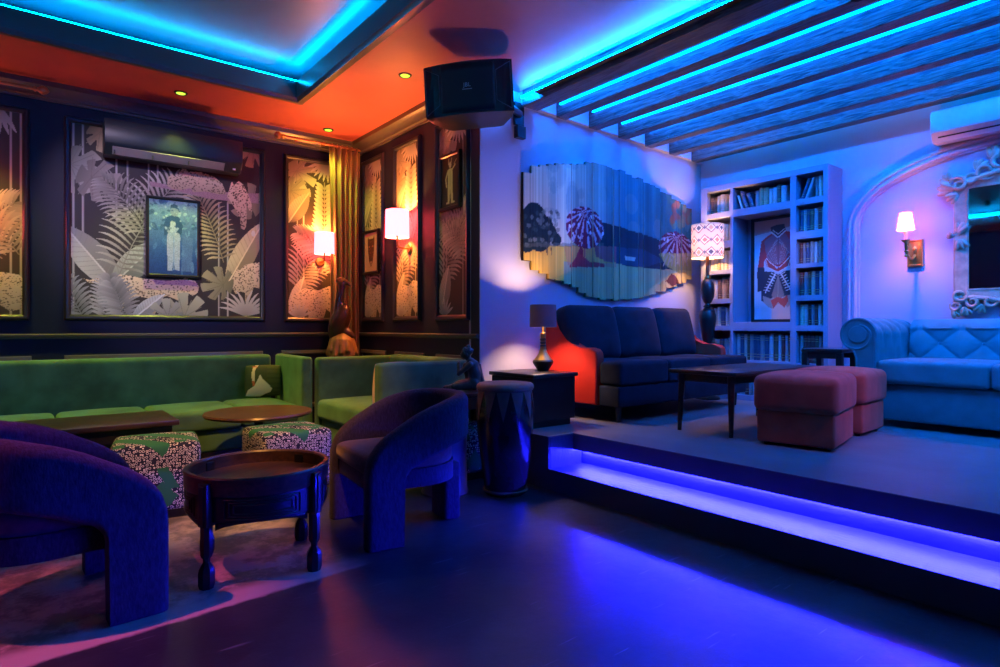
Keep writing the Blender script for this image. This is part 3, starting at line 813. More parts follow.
# -- drum-shade wall lamps
M['pink_shade'] = shade_mat('pink_linen_shade', (1.0, 0.22, 0.30), (0.8, 0.6, 0.6), .5, glow=(1.0, 0.13, 0.16), power=6.0)
def sconce(label, loc, rz, dz, r, h, power=18):
    t = thing('wall_lamp', label, 'wall lamp', loc, rz, 'drum-shade wall lamps')
    bm = NB(); lathe(bm, [(.0, -.001), (.05, -.001), (.05, .012), (.04, .02), (.0, .022)], 24, mtx=T(rx=pi/2)); obj('wall_plate', bm, M['brass'], t)
    bm = NB(); tube(bm, [(0, -.015, 0), (0, -.07, -.005), (0, -.125, .005), (0, -.14, .03), (0, -.14, dz-h/2+.03)], .009, 10)
    lathe(bm, [(.0, 0), (.018, 0), (.016, .05), (.0, .05)], 14, mtx=T(0, -.14, dz-h/2+.01)); obj('arm', bm, M['brass'], t)
    bm = NB(); lathe(bm, [(r, -h/2), (r*.97, h/2), (r*.965, h/2), (r*.995, -h/2), (r, -h/2)], 36, cap=False, mtx=T(0, -.14, dz)); obj('lamp_shade', bm, M['pink_shade'], t)
    bm = NB(); ball(bm, (0, -.14, dz+.04), (.013, .013, .018)); obj('bulb', bm, M['bulb'], t)
    lamp_light('wall_lamp_light', 'POINT', (0, -.14, dz+.045), (1.0, 0.31, 0.055), power, .03, parent=t)
sconce('pink drum-shade wall lamp just left of the curtain', A(-.43, 1.857), RA, .185, .105, .23, 75)
sconce('pink drum-shade wall lamp right of the corner, beside the leopard-face print', B(5.117, 1.915), RB, .225, .115, .26, 135)
sconce('drum-shade wall lamp on the far left panel', A(-3.33, 1.857), RA, .185, .105, .23, 9)

# -- air conditioner over the wide panel
def aircon(name, label, loc, rz, w, body, louver, h=.295, d=.21, slot=False):
    t = thing(name, label, 'air conditioner', loc, rz)
    bm = NB(); prism(bm, [(0, 0), (-d*.62, 0), (-d*.94, h*.24), (-d, h*.32), (-d, h*.92), (-d*.93, h), (0, h)], -w/2, w/2, 'yz', bev=.006)
    obj('housing', bm, M[body], t)
    bm = NB(); a = Vector((0, -d*.66, h*.035)); b_ = Vector((0, -d*.93, h*.225)); n = Vector((0, -.6, -.5)).normalized()*.006
    q = [a+n, b_+n, b_+n*2.2, a+n*2.2]
    prism(bm, [(v.y, v.z) for v in q], -w/2+.06, w/2-.16, 'yz'); obj('louvre', bm, M[louver], t)
    bm = NB()
    for k in range(3): bx(bm, -w/2+.07+k*(w-.25)/3, -w/2+.078+k*(w-.25)/3, -d*.9, -d*.7, h*.02, h*.12)
    bx(bm, -w/2+.002, w/2-.002, -d-.0015, -d+.002, h*.80, h*.815)
    obj('vane', bm, M['black_plastic'], t)
    return t
M['aircon_navy'] = mat('aircon_navy', (0.008, 0.018, 0.03), .4)
M['louvre_grey'] = mat('louvre_grey', (0.24, 0.24, 0.27), .4)
t = aircon('air_conditioner', 'black wall air conditioner over the wide leopard wallpaper panel', A(-1.843, 2.645, .045), RA, 1.12, 'aircon_navy', 'louvre_grey')
bm = NB(); bx(bm, .478, .505, -.163, -.158, .018, .05, mtx=None); obj('sticker', bm, M['white_plastic'], t.children[0])

# -- curtain and rods
def rod(label, s0, s1, fin0, fin1):
    t = thing('curtain_rod', label, 'curtain rod', A(s0, 3.095, .165), RA)
    L = s1-s0
    bm = NB(); tube(bm, [(0, 0, 0), (L, 0, 0)], .014, 12); obj('pole', bm, M['copper_rod'], t)
    for x, f in ((0, fin0), (L, fin1)):
        if not f: continue
        sg = -1 if x == 0 else 1
        bm = NB(); lathe(bm, [(.0, 0), (.02, 0), (.022, .015), (.014, .02), (.018, .03), (.034, .05), (.036, .065), (.028, .085), (.01, .1), (.0, .104)], 18, mtx=T(x, 0, 0, 0, 0, sg*pi/2)); obj('finial', bm, M['copper_rod'], t)
    for x in (.13, L*.5):
        bm = NB(); bx(bm, x-.012, x+.012, .012, .06, -.012, .012, .003, 1); lathe(bm, [(.012, -.012), (.02, -.012), (.02, .012), (.012, .012)], 14, cap=False, mtx=T(x, 0, 0, 0, 0, pi/2)); obj('bracket', bm, M['copper_rod'], t)
rod('copper curtain rod with round finial holding the ochre curtain', -.86, -.03, True, False)
rod('copper curtain rod with ornate finial at the upper left corner', -4.2, -2.88, False, True)
t = thing('curtain', 'ochre floor-length curtain gathered in the corner behind the carved bird', 'curtain', A(-.215, 0, .165), RA)
bm = NB()
def cf(u, v):
    z = .03 + v*3.043; k = 1 - .12*sin(pi*v)
    return (-.175*k + .35*k*u, -.012 + .034*sin(u*2*pi*5.5) + .010*sin(u*23+v*4) , z)
surf(bm, cf, 90, 40); obj('cloth', bm, M['curtain'], t, 60)
t.children[0].modifiers.new('thickness', 'SOLIDIFY').thickness = .004
for k in range(6):
    bm = NB(); lathe(bm, [(.018, -.004), (.023, -.004), (.023, .004), (.018, .004), (.018, -.004)], 16, cap=False, mtx=T(-.14+.056*k, 0, 3.0955, 0, 0, pi/2))
    obj('curtain_ring', bm, M['copper_rod'], t)

# ================================================================== green banquette and the corner settee
t = thing('banquette_sofa', 'long green velvet banquette along the panelled wall', 'sofa', (0, 0, 0))
bm = NB(); bx(bm, -1.95, 1.955, 5.42, 6.22, .0, .10); obj('plinth', bm, M['black_wood'], t)
bm = NB(); soft(bm, 1.953, .40, .095, .03, mtx=T(.002, 5.80, .20)); obj('seat_base', bm, M['green_velvet'], t)
bm = NB(); soft(bm, 1.953, .085, .29, .035, mtx=T(.002, 6.165, .588), n=20); obj('backrest', bm, M['green_velvet'], t)
cb = [-1.67, -1.04, -.41, .22, .84, 1.48, 1.955]
for a, b in zip(cb, cb[1:]):
    bm = NB(); soft(bm, (b-a)/2-.004, .372, .078, .04, .022, mtx=T((a+b)/2, 5.705, .375)); obj('seat_cushion', bm, M['green_velvet'], t)
bm = NB(); soft(bm, .048, .475, .40, .03, mtx=T(2.04, 5.73, .48, radians(-4)), n=10); obj('armrest', bm, M['green_velvet'], t)

t = thing('settee', 'small green velvet settee against the corner wall, right of the banquette', 'sofa', (0, 0, 0))
bm = NB(); bx(bm, 2.14, 2.92, 4.05, 5.30, 0, .10); obj('plinth', bm, M['black_wood'], t)
bm = NB(); soft(bm, .395, .53, .115, .03, mtx=T(2.50, 4.675, .215)); obj('seat_base', bm, M['green_velvet'], t)
bm = NB(); soft(bm, .365, .526, .085, .045, .02, mtx=T(2.425, 4.675, .415)); obj('seat_cushion', bm, M['green_velvet'], t)
bm = NB(); soft(bm, .075, .535, .30, .035, mtx=T(2.862, 4.675, .585), n=12); obj('backrest', bm, M['green_velvet'], t)
for y in (5.265, 4.085):
    bm = NB(); soft(bm, .425, .055, .39, .032, mtx=T(2.51, y, .485), n=10); obj('armrest', bm, M['green_velvet'], t)

# scatter cushions
def cushion(label, loc, rot, w, h, th, cv, backm):
    t = thing('scatter_cushion', label, 'cushion', loc, rot=rot)
    def pl(X, Y):
        u, v = X/w*2-1, Y/h*2-1
        pin = 1 - .06*(u*u*v*v)
        e = np.clip((1-u**2)*(1-v**2), 0, 1)**.42
        return np.stack([u*w/2*pin*(1-.05*(1-v*v)*0), -th*e, v*h/2*pin + h/2], -1)
    cv.mesh('printed_front', M['cushion_print'], t, 0, 0, 0, pl)
    bm = NB()
    def bk(a, b):
        u, v = a*2-1, b*2-1; pin = 1-.06*u*u*v*v
        return (u*w/2*pin, th*.8*max(0, (1-u*u)*(1-v*v))**.42, v*h/2*pin+h/2)
    surf(bm, bk, 20, 20); obj('back_panel', bm, M[backm], t, 60)
    for o in t.children: o.data.polygons.foreach_set('use_smooth', [True]*len(o.data.polygons))
    return t
cv = Canvas(.33, .31, .006, (0.035, 0.055, 0.02)); wh = (0.72, 0.68, 0.60)
for k in range(24): cv.line([(.2, .02+k*.014), (.36, .02+k*.014)], .004, (0.06, 0.09, 0.03))
cv.poly([(.0, .0), (.03, .06), (.09, .10), (.12, .16), (.14, .21), (.16, .17), (.21, .12), (.25, .07), (.235, .04), (.18, .02), (.14, .0)], wh)
cv.poly([(.075, .13), (.06, .20), (.07, .27), (.10, .31), (.13, .31), (.10, .27), (.09, .22), (.095, .16), (.09, .11)], (0.68, 0.6, 0.45)); cv.line([(.075, .29), (.11, .285)], .012, (0.5, 0.12, 0.05)); cv.line([(.08, .14), (.085, .11)], .02, (0.5, 0.12, 0.05))
cushion('green cushion printed with a white long-necked bird, at the banquette corner', (1.825, 5.925, .48), (-.22, 0, radians(-20)), .335, .31, .055, cv, 'green_velvet')
cv = Canvas(.38, .36, .012, (0.55, 0.48, 0.36)); cv.ell(.19, .18, .12, .1, 0, (0.05, 0.08, 0.03))
cushion('pale cushion mostly hidden behind the near arm of the green settee', (2.325, 4.27, .515), (.10, 0, 0), .38, .34, .05, cv, 'green_velvet')

# -- carved wooden bird in the corner
t = thing('bird_sculpture', 'carved wooden long-necked bird on a tree stump, in front of the curtain', 'sculpture', (2.545, 5.74, 0), radians(-38.7))
bm = NB()
tube(bm, [(0, 0, 0), (.01, 0, .35), (-.01, 0, .68), (0, 0, .90)], [.17, .14, .14, .13], 16)
for k in range(9):
    an = k*.7; tube(bm, [(.12*cos(an), .12*sin(an), .0), (.125*cos(an+.2), .125*sin(an+.2), .5), (.11*cos(an+.1), .11*sin(an+.1), .93)], [.05, .035, .03], 8)
for k in range(14): tube(bm, [(.03*cos(k*.45), .03*sin(k*.45), 1.10), (.10*cos(k*.45), .10*sin(k*.45), 1.02), (.15*cos(k*.45), .15*sin(k*.45), .88+.03*sin(k*2.3))], [.02, .028, .018], 8)
tube(bm, [(0.02, 0, .92), (.02, 0, 1.02), (.05, 0, 1.12)], [.11, .09, .05], 12)
obj_st = remeshed('stump', bm, M['carved_wood'], .012, t, 3)
bm = NB()
ball(bm, (-.02, -.02, 1.20), (.10, .09, .20), Matrix.Rotation(radians(20), 4, 'Y'))
tube(bm, [(.0, 0, 1.13), (.08, -.02, 1.08), (.13, -.02, 1.05)], [.07, .045, .015], 10)
tube(bm, [(-.02, -.02, 1.30), (-.02, -.02, 1.42), (.0, -.02, 1.52), (.01, -.02, 1.58)], [.062, .042, .03, .034], 12)
M['bird_body'] = mat('polished_dark_bird_wood', (0.07, 0.025, 0.02), 0.28, var=0.4, vscale=8)
remeshed('body', bm, M['bird_body'], .009, t, 3)
bm = NB()
ball(bm, (.01, -.02, 1.60), (.05, .042, .042)); ball(bm, (-.03, -.02, 1.62), (.03, .03, .025)); ball(bm, (.0, -.02, 1.635), (.035, .03, .02))
tube(bm, [(.04, -.02, 1.60), (.075, -.025, 1.585), (.095, -.03, 1.555)], [.028, .018, .008], 10)
remeshed('head', bm, M['carved_wood'], .007, t, 2)
bm = NB()
for x, y in ((.035, -.058), (.035, .018)): ball(bm, (x, y, 1.61), .008, n=8)
obj('eye', bm, M['black_plastic'], [o for o in t.children if o.name.startswith('head')][0])
# ================================================================== tables, poufs and armchairs on the lower floor
t = thing('low_table', 'long dark low table in front of the banquette, behind the left armchair', 'table', (-.2, 4.98, 0))
bm = NB(); bx(bm, -1.0, 1.07, -.32, .32, .465, .50, .006); obj('tabletop', bm, M['dark_wood'], t)
bm = NB(); bx(bm, -.96, 1.03, -.285, -.26, .37, .465, .003, 1); bx(bm, -.96, 1.03, .26, .285, .37, .465, .003, 1); bx(bm, 1.005, 1.03, -.26, .26, .37, .465, .003, 1); bx(bm, -.96, -.935, -.26, .26, .37, .465, .003, 1); obj('apron', bm, M['black_wood'], t)
for x in (-.93, 1.0):
    for y in (-.255, .255):
        bm = NB(); bx(bm, x-.03, x+.03, y-.03, y+.03, 0, .37, .004, 1); obj('leg', bm, M['black_wood'], t)

t = thing('round_table', 'round brown pedestal table near the banquette corner', 'table', (1.435, 4.76, 0))
bm = NB(); lathe(bm, [(.0, .468), (.36, .468), (.385, .476), (.392, .488), (.385, .5), (.0, .5)], 56); obj('tabletop', bm, M['tray_wood'], t)
bm = NB(); lathe(bm, [(.0, .05), (.045, .05), (.035, .1), (.03, .3), (.035, .42), (.09, .468), (.0, .468)], 24); obj('pedestal', bm, M['black_metal'], t)
bm = NB(); lathe(bm, [(.0, 0), (.24, 0), (.245, .012), (.22, .024), (.06, .045), (.05, .052), (.0, .052)], 40); obj('base', bm, M['black_metal'], t)

# patterned poufs
def pouf_mat():
    m, nt, b = new_mat('ring_print_cotton'); L = nt.links.new
    tc = nt.nodes.new('ShaderNodeTexCoord')
    v = nt.nodes.new('ShaderNodeTexVoronoi'); v.inputs['Scale'].default_value = 58; v.inputs['Randomness'].default_value = .55; L(tc.outputs['Object'], v.inputs['Vector'])
    r = nt.nodes.new('ShaderNodeValToRGB'); cr = r.color_ramp; cr.interpolation = 'CONSTANT'
    cr.elements[0].position = 0; cr.elements[0].color = (.018, .02, .05, 1); cr.elements[1].position = .28; cr.elements[1].color = (.72, .70, .68, 1)
    e = cr.elements.new(.42); e.color = (.018, .02, .05, 1)
    L(v.outputs['Distance'], r.inputs[0])
    sp = nt.nodes.new('ShaderNodeSeparateXYZ'); L(tc.outputs['Object'], sp.inputs[0])
    def mth(op, a, c):
        n = nt.nodes.new('ShaderNodeMath'); n.operation = op
        for i, x in enumerate((a, c)):
            if isinstance(x, (int, float)): n.inputs[i].default_value = x
            else: L(x, n.inputs[i])
        return n.outputs[0]
    # green lozenges in a half-drop repeat over the three directions
    h = mth('ADD', sp.outputs[0], sp.outputs[1])
    def tri(x, per, off): return mth('ABSOLUTE', mth('SUBTRACT', mth('FRACT', mth('ADD', mth('DIVIDE', x, per), off), 0), .5), 0)
    d1 = mth('ADD', tri(h, .30, .2), tri(sp.outputs[2], .34, .1))
    d2 = mth('ADD', tri(mth('SUBTRACT', sp.outputs[0], sp.outputs[1]), .30, .5), tri(mth('ADD', sp.outputs[2], h), .34, .3))
    d = mth('MINIMUM', d1, mth('ADD', d2, .09))
    n = nt.nodes.new('ShaderNodeTexNoise'); n.inputs['Scale'].default_value = 30; L(tc.outputs['Object'], n.inputs['Vector'])
    d = mth('ADD', d, mth('MULTIPLY', mth('SUBTRACT', n.outputs['Fac'], .5), .10))
    g = mth('LESS_THAN', d, .29)
    mx = nt.nodes.new('ShaderNodeMixRGB'); mx.inputs[2].default_value = (.025, .15, .075, 1); L(g, mx.inputs[0]); L(r.outputs['Color'], mx.inputs[1])
    L(mx.outputs[0], b.inputs['Base Color']); b.inputs['Roughness'].default_value = .85; b.inputs['Specular IOR Level'].default_value = .15
    return m
M['ring_print'] = pouf_mat()
def pouf(label, x, y, rz, s=.47, h=.445):
    t = thing('patterned_pouf', label, 'pouf', (x, y, 0), rz, 'ring-patterned cube poufs')
    bm = NB(); soft(bm, s/2, s/2, (h-.05)/2, .035, .016, .006, mtx=T(0, 0, .05+(h-.05)/2), n=8); obj('cushion', bm, M['ring_print'], t)
    bm = NB(); bx(bm, -s/2+.03, s/2-.03, -s/2+.03, s/2-.03, 0, .053); obj('plinth', bm, M['black_wood'], t)
pouf('patterned cube pouf between the left armchair and the round tray table', .665, 4.265, radians(-9))
pouf('patterned cube pouf in front of the round pedestal table', 1.45, 4.19, radians(1))
pouf('patterned cube pouf hidden behind the left armchair', .02, 4.10, radians(-4))
pouf('small patterned pouf under the table with the seated figurine', 2.70, 3.77, radians(2), .30, .40)

# round tray table
t = thing('tray_table', 'round dark carved tray table with turned legs, between the two armchairs', 'table', (.912, 3.03, 0), radians(32))
R = .327
bm = NB(); lathe(bm, [(R-.022, .40), (R-.006, .40), (R, .41), (R, .468), (R+.004, .476), (R-.002, .484), (R-.018, .484), (R-.024, .476), (R-.022, .44), (R-.022, .40)], 72, cap=False); obj('rim', bm, M['tray_wood'], t)
bm = NB(); lathe(bm, [(.0, .405), (R-.021, .405), (R-.021, .42), (.0, .42)], 64); obj('tray_bottom', bm, M['tray_wood'], t)
bm = NB()
lathe(bm, [(R-.03, .285), (R-.012, .285), (R-.008, .29), (R-.008, .40), (R-.03, .40), (R-.03, .285)], 72, cap=False)
obj('apron', bm, M['black_wood'], t)
bm = NB()
for k in range(4):
    a0 = k*pi/2 + .27; a1 = (k+1)*pi/2 - .27
    for r0, r1, z0, z1 in ((0, 1, .302, .388), (.06, .94, .314, .376), (.12, .88, .326, .364)):
        b0, b1 = a0+(a1-a0)*r0, a0+(a1-a0)*r1; pts = []
        for i in range(15): an = b0+(b1-b0)*i/14; pts.append(((R-.006)*cos(an), (R-.006)*sin(an), z0))
        for i in range(15): an = b1+(b0-b1)*i/14; pts.append(((R-.006)*cos(an), (R-.006)*sin(an), z1))
        tube(bm, pts+[pts[0]], .0035, 6)
obj('carved_border', bm, M['black_wood'], t)
bm = NB()
for k in range(4):
    pts = []
    a0 = k*pi/2+.12; a1 = (k+1)*pi/2-.12
    poly = []
    for i in range(17):
        u = i/16; an = a0+(a1-a0)*u; zl = .285-.035*(abs(2*u-1)**3)
        for r_ in (): pass
        poly.append((an, zl))
    for (an, zl), (an2, zl2) in zip(poly, poly[1:]):
        v = [bm.verts.new(((R-.012)*cos(x), (R-.012)*sin(x), z)) for x, z in ((an, zl), (an2, zl2), (an2, .29), (an, .29))]
        bm.faces.new(v)
bmesh.ops.remove_doubles(bm, verts=bm.verts[:], dist=1e-5)
o = obj('bracket_skirt', bm, M['black_wood'], t); o.modifiers.new('thickness', 'SOLIDIFY').thickness = .014
for k in range(4):
    an = k*pi/2; m_ = T((R-.005)*cos(an), (R-.005)*sin(an), 0, an)
    bm = NB()
    bx(bm, -.026, .026, -.026, .026, .27, .462, .005, 2, mtx=m_)
    bx(bm, -.020, .020, -.030, -.026, .28, .45, .002, 1, mtx=m_)
    bx(bm, .026, .031, -.012, .012, .28, .45, .002, 1, mtx=m_)
    lathe(bm, [(.024, .275), (.027, .27), (.027, .15), (.024, .14), (.016, .13), (.015, .115), (.022, .105), (.033, .085), (.036, .07), (.036, .02), (.030, .0)], 8, mtx=m_ @ T(rz=pi/8))
    obj('leg', bm, M['black_wood'], t)

# sculptural armchairs
def interp(tab, x):
    for (x0, y0), (x1, y1) in zip(tab, tab[1:]):
        if x0 >= x >= x1: return y0 + (y1-y0)*(x0-x)/(x0-x1)
    return tab[-1][1] if x < tab[-1][0] else tab[0][1]
ZT = [(.385, .36), (.378, .42), (.36, .475), (.33, .52), (.30, .55), (.245, .59), (.2, .615), (.09, .675), (0, .71), (-.14, .743), (-.26, .758), (-.385, .764)]
ZB = [(.175, .30), (.17, .335), (.155, .362), (.13, .388), (0, .445), (-.14, .487), (-.385, .505)]
def armchair(label, loc, rz):
    t = thing('armchair', label, 'armchair', loc, rz, 'sculptural open armchairs')
    Rr = .372; th = .105
    st = []          # (outer point, inward normal)
    xs = [.385, .383, .376, .362, .345, .32, .29, .26, .23, .205, .185, .179, .174, .165, .15, .13, .10, .05, 0]
    for x in xs: st.append(((x, -Rr), (0, 1), x))
    nb = 36
    for k in range(1, nb):
        a = -pi/2 - pi*k/nb; st.append(((Rr*cos(a), Rr*sin(a)), (-cos(a), -sin(a)), Rr*cos(a)))
    for x in reversed(xs): st.append(((x, Rr), (0, -1), x))
    bm = NB(); rings = []
    for i, (p, n, x) in enumerate(st):
        zt = interp(ZT, x); zb = 0.0 if x >= .1785 else interp(ZB, x)
        k = {.385: .045, .383: .025, .376: .010, .362: .003}.get(round(x, 3), 0) if i < 6 or i > len(st)-7 else 0
        r = .05; w = th - 2*k
        pr = []
        rb = min(.012, (zt-zb)*.3) if zb == 0 else .04
        rt = min(r, w/2-.001)
        for q in range(7):                       # outer bottom round, up to the outer top, over, down
            a = pi/2*q/6; pr.append((k + rb - rb*sin(a)*1.0 if False else k + rb*(1-sin(a)), zb + rb*(1-cos(a))))
        for q in range(7):
            a = pi/2*q/6; pr.append((k + rt*(1-cos(a)), zt - rt + rt*sin(a)))
        for q in range(7):
            a = pi/2*q/6; pr.append((k + w - rt*(1-sin(a)), zt - rt + rt*cos(a)))
        for q in range(7):
            a = pi/2*q/6; pr.append((k + w - rb*(1-cos(a)), zb + rb*(1-sin(a))))
        # densify the tall faces
        full = []
        for j, (d, z) in enumerate(pr):
            full.append((d, z))
            if j in (6, 20):
                d2, z2 = pr[j+1]
                for s_ in range(1, 6): full.append((d+(d2-d)*s_/6, z+(z2-z)*s_/6))
        rings.append([bm.verts.new((p[0]+n[0]*d, p[1]+n[1]*d, z)) for d, z in full])
    m_ = len(rings[0])
    for a, b in zip(rings, rings[1:]):
        for j in range(m_): bm.faces.new((a[j], a[(j+1) % m_], b[(j+1) % m_], b[j]))
    bm.faces.new(list(reversed(rings[0]))); bm.faces.new(rings[-1])
    bmesh.ops.recalc_face_normals(bm, faces=bm.faces[:])
    obj('arm_shell', bm, M['chair_fabric'], t, 50)
    def dshape(off, front):                     # D-shaped seat outline
        P = []; ri = Rr - th + off
        for k in range(25): a = pi/2 + pi*k/24; P.append((ri*cos(a)*1.0, ri*sin(a)))
        return [(front-.02, ri-.0), ] and [(front, ri-.03), (front-.03, ri)] + P + [(front-.03, -ri), (front, -ri+.03)]
    bm = NB(); prism(bm, dshape(.012, .35), .275, .375, 'xy', bev=.02); obj('seat_base', bm, M['chair_fabric'], t, 50)
    bm = NB()
    O = dshape(.004, .372); n_ = len(O)
    def ring(sc, z): return [bm.verts.new((x*sc + (1-sc)*.02, y*sc, z)) for x, y in O]
    RR = [ring(.93, .372), ring(.985, .378), ring(1.0, .395), ring(1.0, .43), ring(.985, .452), ring(.95, .464), ring(.85, .473), ring(.6, .480), ring(.3, .483)]
    for a, b in zip(RR, RR[1:]):
        for j in range(n_): bm.faces.new((a[j], a[(j+1) % n_], b[(j+1) % n_], b[j]))
    bm.faces.new(RR[-1]); bm.faces.new(list(reversed(RR[0]))); bmesh.ops.recalc_face_normals(bm, faces=bm.faces[:])
    obj('seat_cushion', bm, M['seat_fabric'], t, 60)
    bm = NB(); soft(bm, .055, .10, .17, .02, mtx=T(-.26, 0, .17)); obj('back_leg', bm, M['chair_fabric'], t)
    return t
armchair('blue-violet rounded armchair at the left picture edge, facing the tray table', (.07, 3.065, 0), radians(3))
t = armchair('blue-violet rounded armchair right of the tray table, in front of the green settee', (1.775, 3.085, 0), radians(173))
t.scale = (.95, .97, 1)

# drums and the figurine table
t = thing('drum', 'tall barrel drum with pointed hide flaps, beside the platform step', 'drum', (2.63, 3.23, 0), .3)
t.scale = (.94, .94, 1.02)
prof = [(.145, 0), (.155, .01), (.157, .025), (.152, .035), (.165, .12), (.185, .25), (.203, .40), (.211, .50), (.210, .57), (.200, .66), (.192, .70), (.19, .72)]
bm = NB(); lathe(bm, prof, 48); obj('shell', bm, M['drum_wood'], t)
bm = NB(); lathe(bm, [(.0, .72), (.186, .72), (.196, .724), (.2, .715), (.204, .712), (.211, .710), (.213, .72), (.208, .735), (.196, .745), (.17, .748), (.0, .747)], 48); obj('drum_head', bm, M['drum_skin'], t)
bm = NB(); nf = 12
def rad_at(z):
    for (r0, z0), (r1, z1) in zip(prof, prof[1:]):
        if z0 <= z <= z1 and z1 > z0: return r0+(r1-r0)*(z-z0)/(z1-z0)
    return .19
for k in range(nf):
    c0 = 2*pi*k/nf; hw = pi/nf*.97; rows = []
    for i in range(7):
        v = i/6; z = .705 - .20*v; w_ = hw*(1-v)+.004
        rows.append([bm.verts.new(((rad_at(z)+.004)*cos(c0+w_*s_), (rad_at(z)+.004)*sin(c0+w_*s_), z)) for s_ in (-1, -.5, 0, .5, 1)])
    for a, b in zip(rows, rows[1:]):
        for j in range(4): bm.faces.new((a[j], b[j], b[j+1], a[j+1]))
obj('hide_flaps', bm, M['tan_hide'], t)
for z in (.03, .704):
    bm = NB(); r = rad_at(z)+.007; tube(bm, [(r*cos(2*pi*k/40), r*sin(2*pi*k/40), z) for k in range(41)], .008, 8)
    obj('rope_ring', bm, M['tan_hide'], t.children[0])

t = thing('drum_stool', 'blue-lit cylindrical drum stool with yellow top, behind the right armchair', 'stool', (2.31, 3.50, 0))
bm = NB(); lathe(bm, [(.0, 0), (.16, 0), (.165, .01), (.155, .03), (.15, .25), (.155, .46), (.165, .48), (.165, .495), (.0, .495)], 40); obj('body', bm, mat('blue_grey_lacquer', (0.10, 0.10, 0.13), .35, var=.2, vscale=8), t)
bm = NB(); lathe(bm, [(.0, .495), (.16, .495), (.166, .505), (.155, .522), (.1, .53), (.0, .532)], 40); obj('top_cushion', bm, M['yellow_cloth'], t)

t = thing('side_table', 'small dark table under the seated figurine, behind the tall drum', 'table', (2.71, 3.76, 0))
bm = NB(); bx(bm, -.215, .215, -.20, .20, .625, .66, .006); obj('tabletop', bm, M['dark_wood'], t)
bm = NB(); bx(bm, -.19, .19, -.18, -.165, .54, .625, .003, 1); bx(bm, -.19, .19, .165, .18, .54, .625, .003, 1); bx(bm, -.19, -.175, -.165, .165, .54, .625, .003, 1); bx(bm, .175, .19, -.165, .165, .54, .625, .003, 1); obj('apron', bm, M['brown_wood'], t)
for x in (-.185, .185):
    for y in (-.17, .17):
        bm = NB(); lathe(bm, [(.018, 0), (.022, .02), (.015, .05), (.02, .3), (.014, .5), (.024, .54), (.024, .625)], 12, mtx=T(x, y, 0)); obj('leg', bm, M['brown_wood'], t)

t = thing('seated_figurine', 'dark patinated seated figurine resting its head on a raised knee', 'figurine', (2.675, 3.755, .66), radians(141.5))
bm = NB()
ball(bm, (0, 0, .045), (.105, .075, .042)); ball(bm, (-.055, .01, .06), (.055, .06, .055))
limb(bm, (-.04, .03, .05), (.09, .06, .035), .04, .028); limb(bm, (.09, .06, .035), (.13, -.01, .025), .026, .02); ball(bm, (.145, -.02, .022), (.04, .02, .018))
limb(bm, (-.03, -.04, .06), (.005, -.055, .185), .036, .03); limb(bm, (.005, -.055, .185), (-.02, -.06, .03), .028, .02); ball(bm, (.0, -.062, .015), (.035, .018, .014))
tube(bm, [(-.06, .005, .05), (-.065, .0, .13), (-.045, -.005, .20), (-.02, -.01, .235)], [.05, .05, .052, .03], 14)
limb(bm, (-.045, -.055, .205), (.0, -.07, .19), .022, .018); limb(bm, (-.03, .045, .205), (.055, .04, .13), .022, .018); limb(bm, (.055, .04, .13), (.06, -.01, .21), .017, .013)
limb(bm, (-.02, -.01, .235), (-.005, -.012, .26), .022, .022)
ball(bm, (.004, -.014, .283), (.041, .036, .045)); ball(bm, (.042, -.014, .275), (.010, .008, .012)); ball(bm, (.035, -.014, .262), (.012, .012, .01))
for s_ in (-1, 1): ball(bm, (0, -.014+.036*s_, .275), (.01, .006, .02))
remeshed('body', bm, M['patina'], .006, t, 2)
bm = NB()
ball(bm, (-.008, -.014, .30), (.043, .039, .036)); ball(bm, (-.012, -.014, .337), (.018, .018, .016))
random.seed(4)
for k in range(60):
    a, b_ = random.uniform(0, 2*pi), random.uniform(.1, 1.3); ball(bm, (-.008+.043*cos(a)*cos(b_), -.014+.039*sin(a)*cos(b_), .30+.036*sin(b_)), .006, n=6)
obj('hair', bm, M['patina'], t)
bm = NB(); tube(bm, [(-.09, -.03, .20), (-.10, -.02, .13), (-.11, -.01, .07), (-.12, 0, .02)], [.02, .026, .03, .02], 10); obj('robe_fold', bm, M['patina'], t)
# ================================================================== the raised lounge
def objw(name, bm, mats, parent, smooth=35):
    """shape given in room coordinates, stored relative to its thing"""
    mi = (Matrix.Translation(parent.location) @ parent.rotation_euler.to_matrix().to_4x4()).inverted()
    bmesh.ops.transform(bm, matrix=mi, verts=bm.verts[:])
    return obj(name, bm, mats, parent, smooth)

# -- the plank picture over the navy sofa
F_, R_ = (cos(AZ), sin(AZ)), (sin(AZ), -cos(AZ))
def on_wall(px, py):                       # where a detail of the picture sits on the sofa wall
    u = (px-500)/600; d = (F_[0]+u*R_[0], F_[1]+u*R_[1]); n = (-sin(THC), cos(THC))
    t = (2.97*n[0]+3.98*n[1])/(d[0]*n[0]+d[1]*n[1])
    q = (d[0]*t-2.97, d[1]*t-3.98)
    return (q[0]*cos(THC)+q[1]*sin(THC)-.45, HC+(328-py)/600*t-1.40)
def W_(*p): return [on_wall(*a) for a in p]
pw, ph = 2.64, 1.38
cv = Canvas(pw, ph, .010, (0.5, 0.5, 0.4))
def sky(X, Y):
    t = np.clip(X/pw, 0, 1)[:, None]; v = np.clip((Y-.5)/.9, 0, 1)[:, None]
    a = np.array((0.72, 0.66, 0.48)); b = np.array((0.035, 0.24, 0.34)); c = np.array((0.05, 0.13, 0.11))
    k = np.clip(t*2.8-.45, 0, 1); k2 = np.clip(t*1.8-.8, 0, 1)
    return (a*(1-k)+b*k)*(1-k2)+c*k2 + (1-v)*np.array((.10, .06, .0))*(1-k)
cv._put(np.ones(cv.X.shape, bool), sky)
random.seed(9)
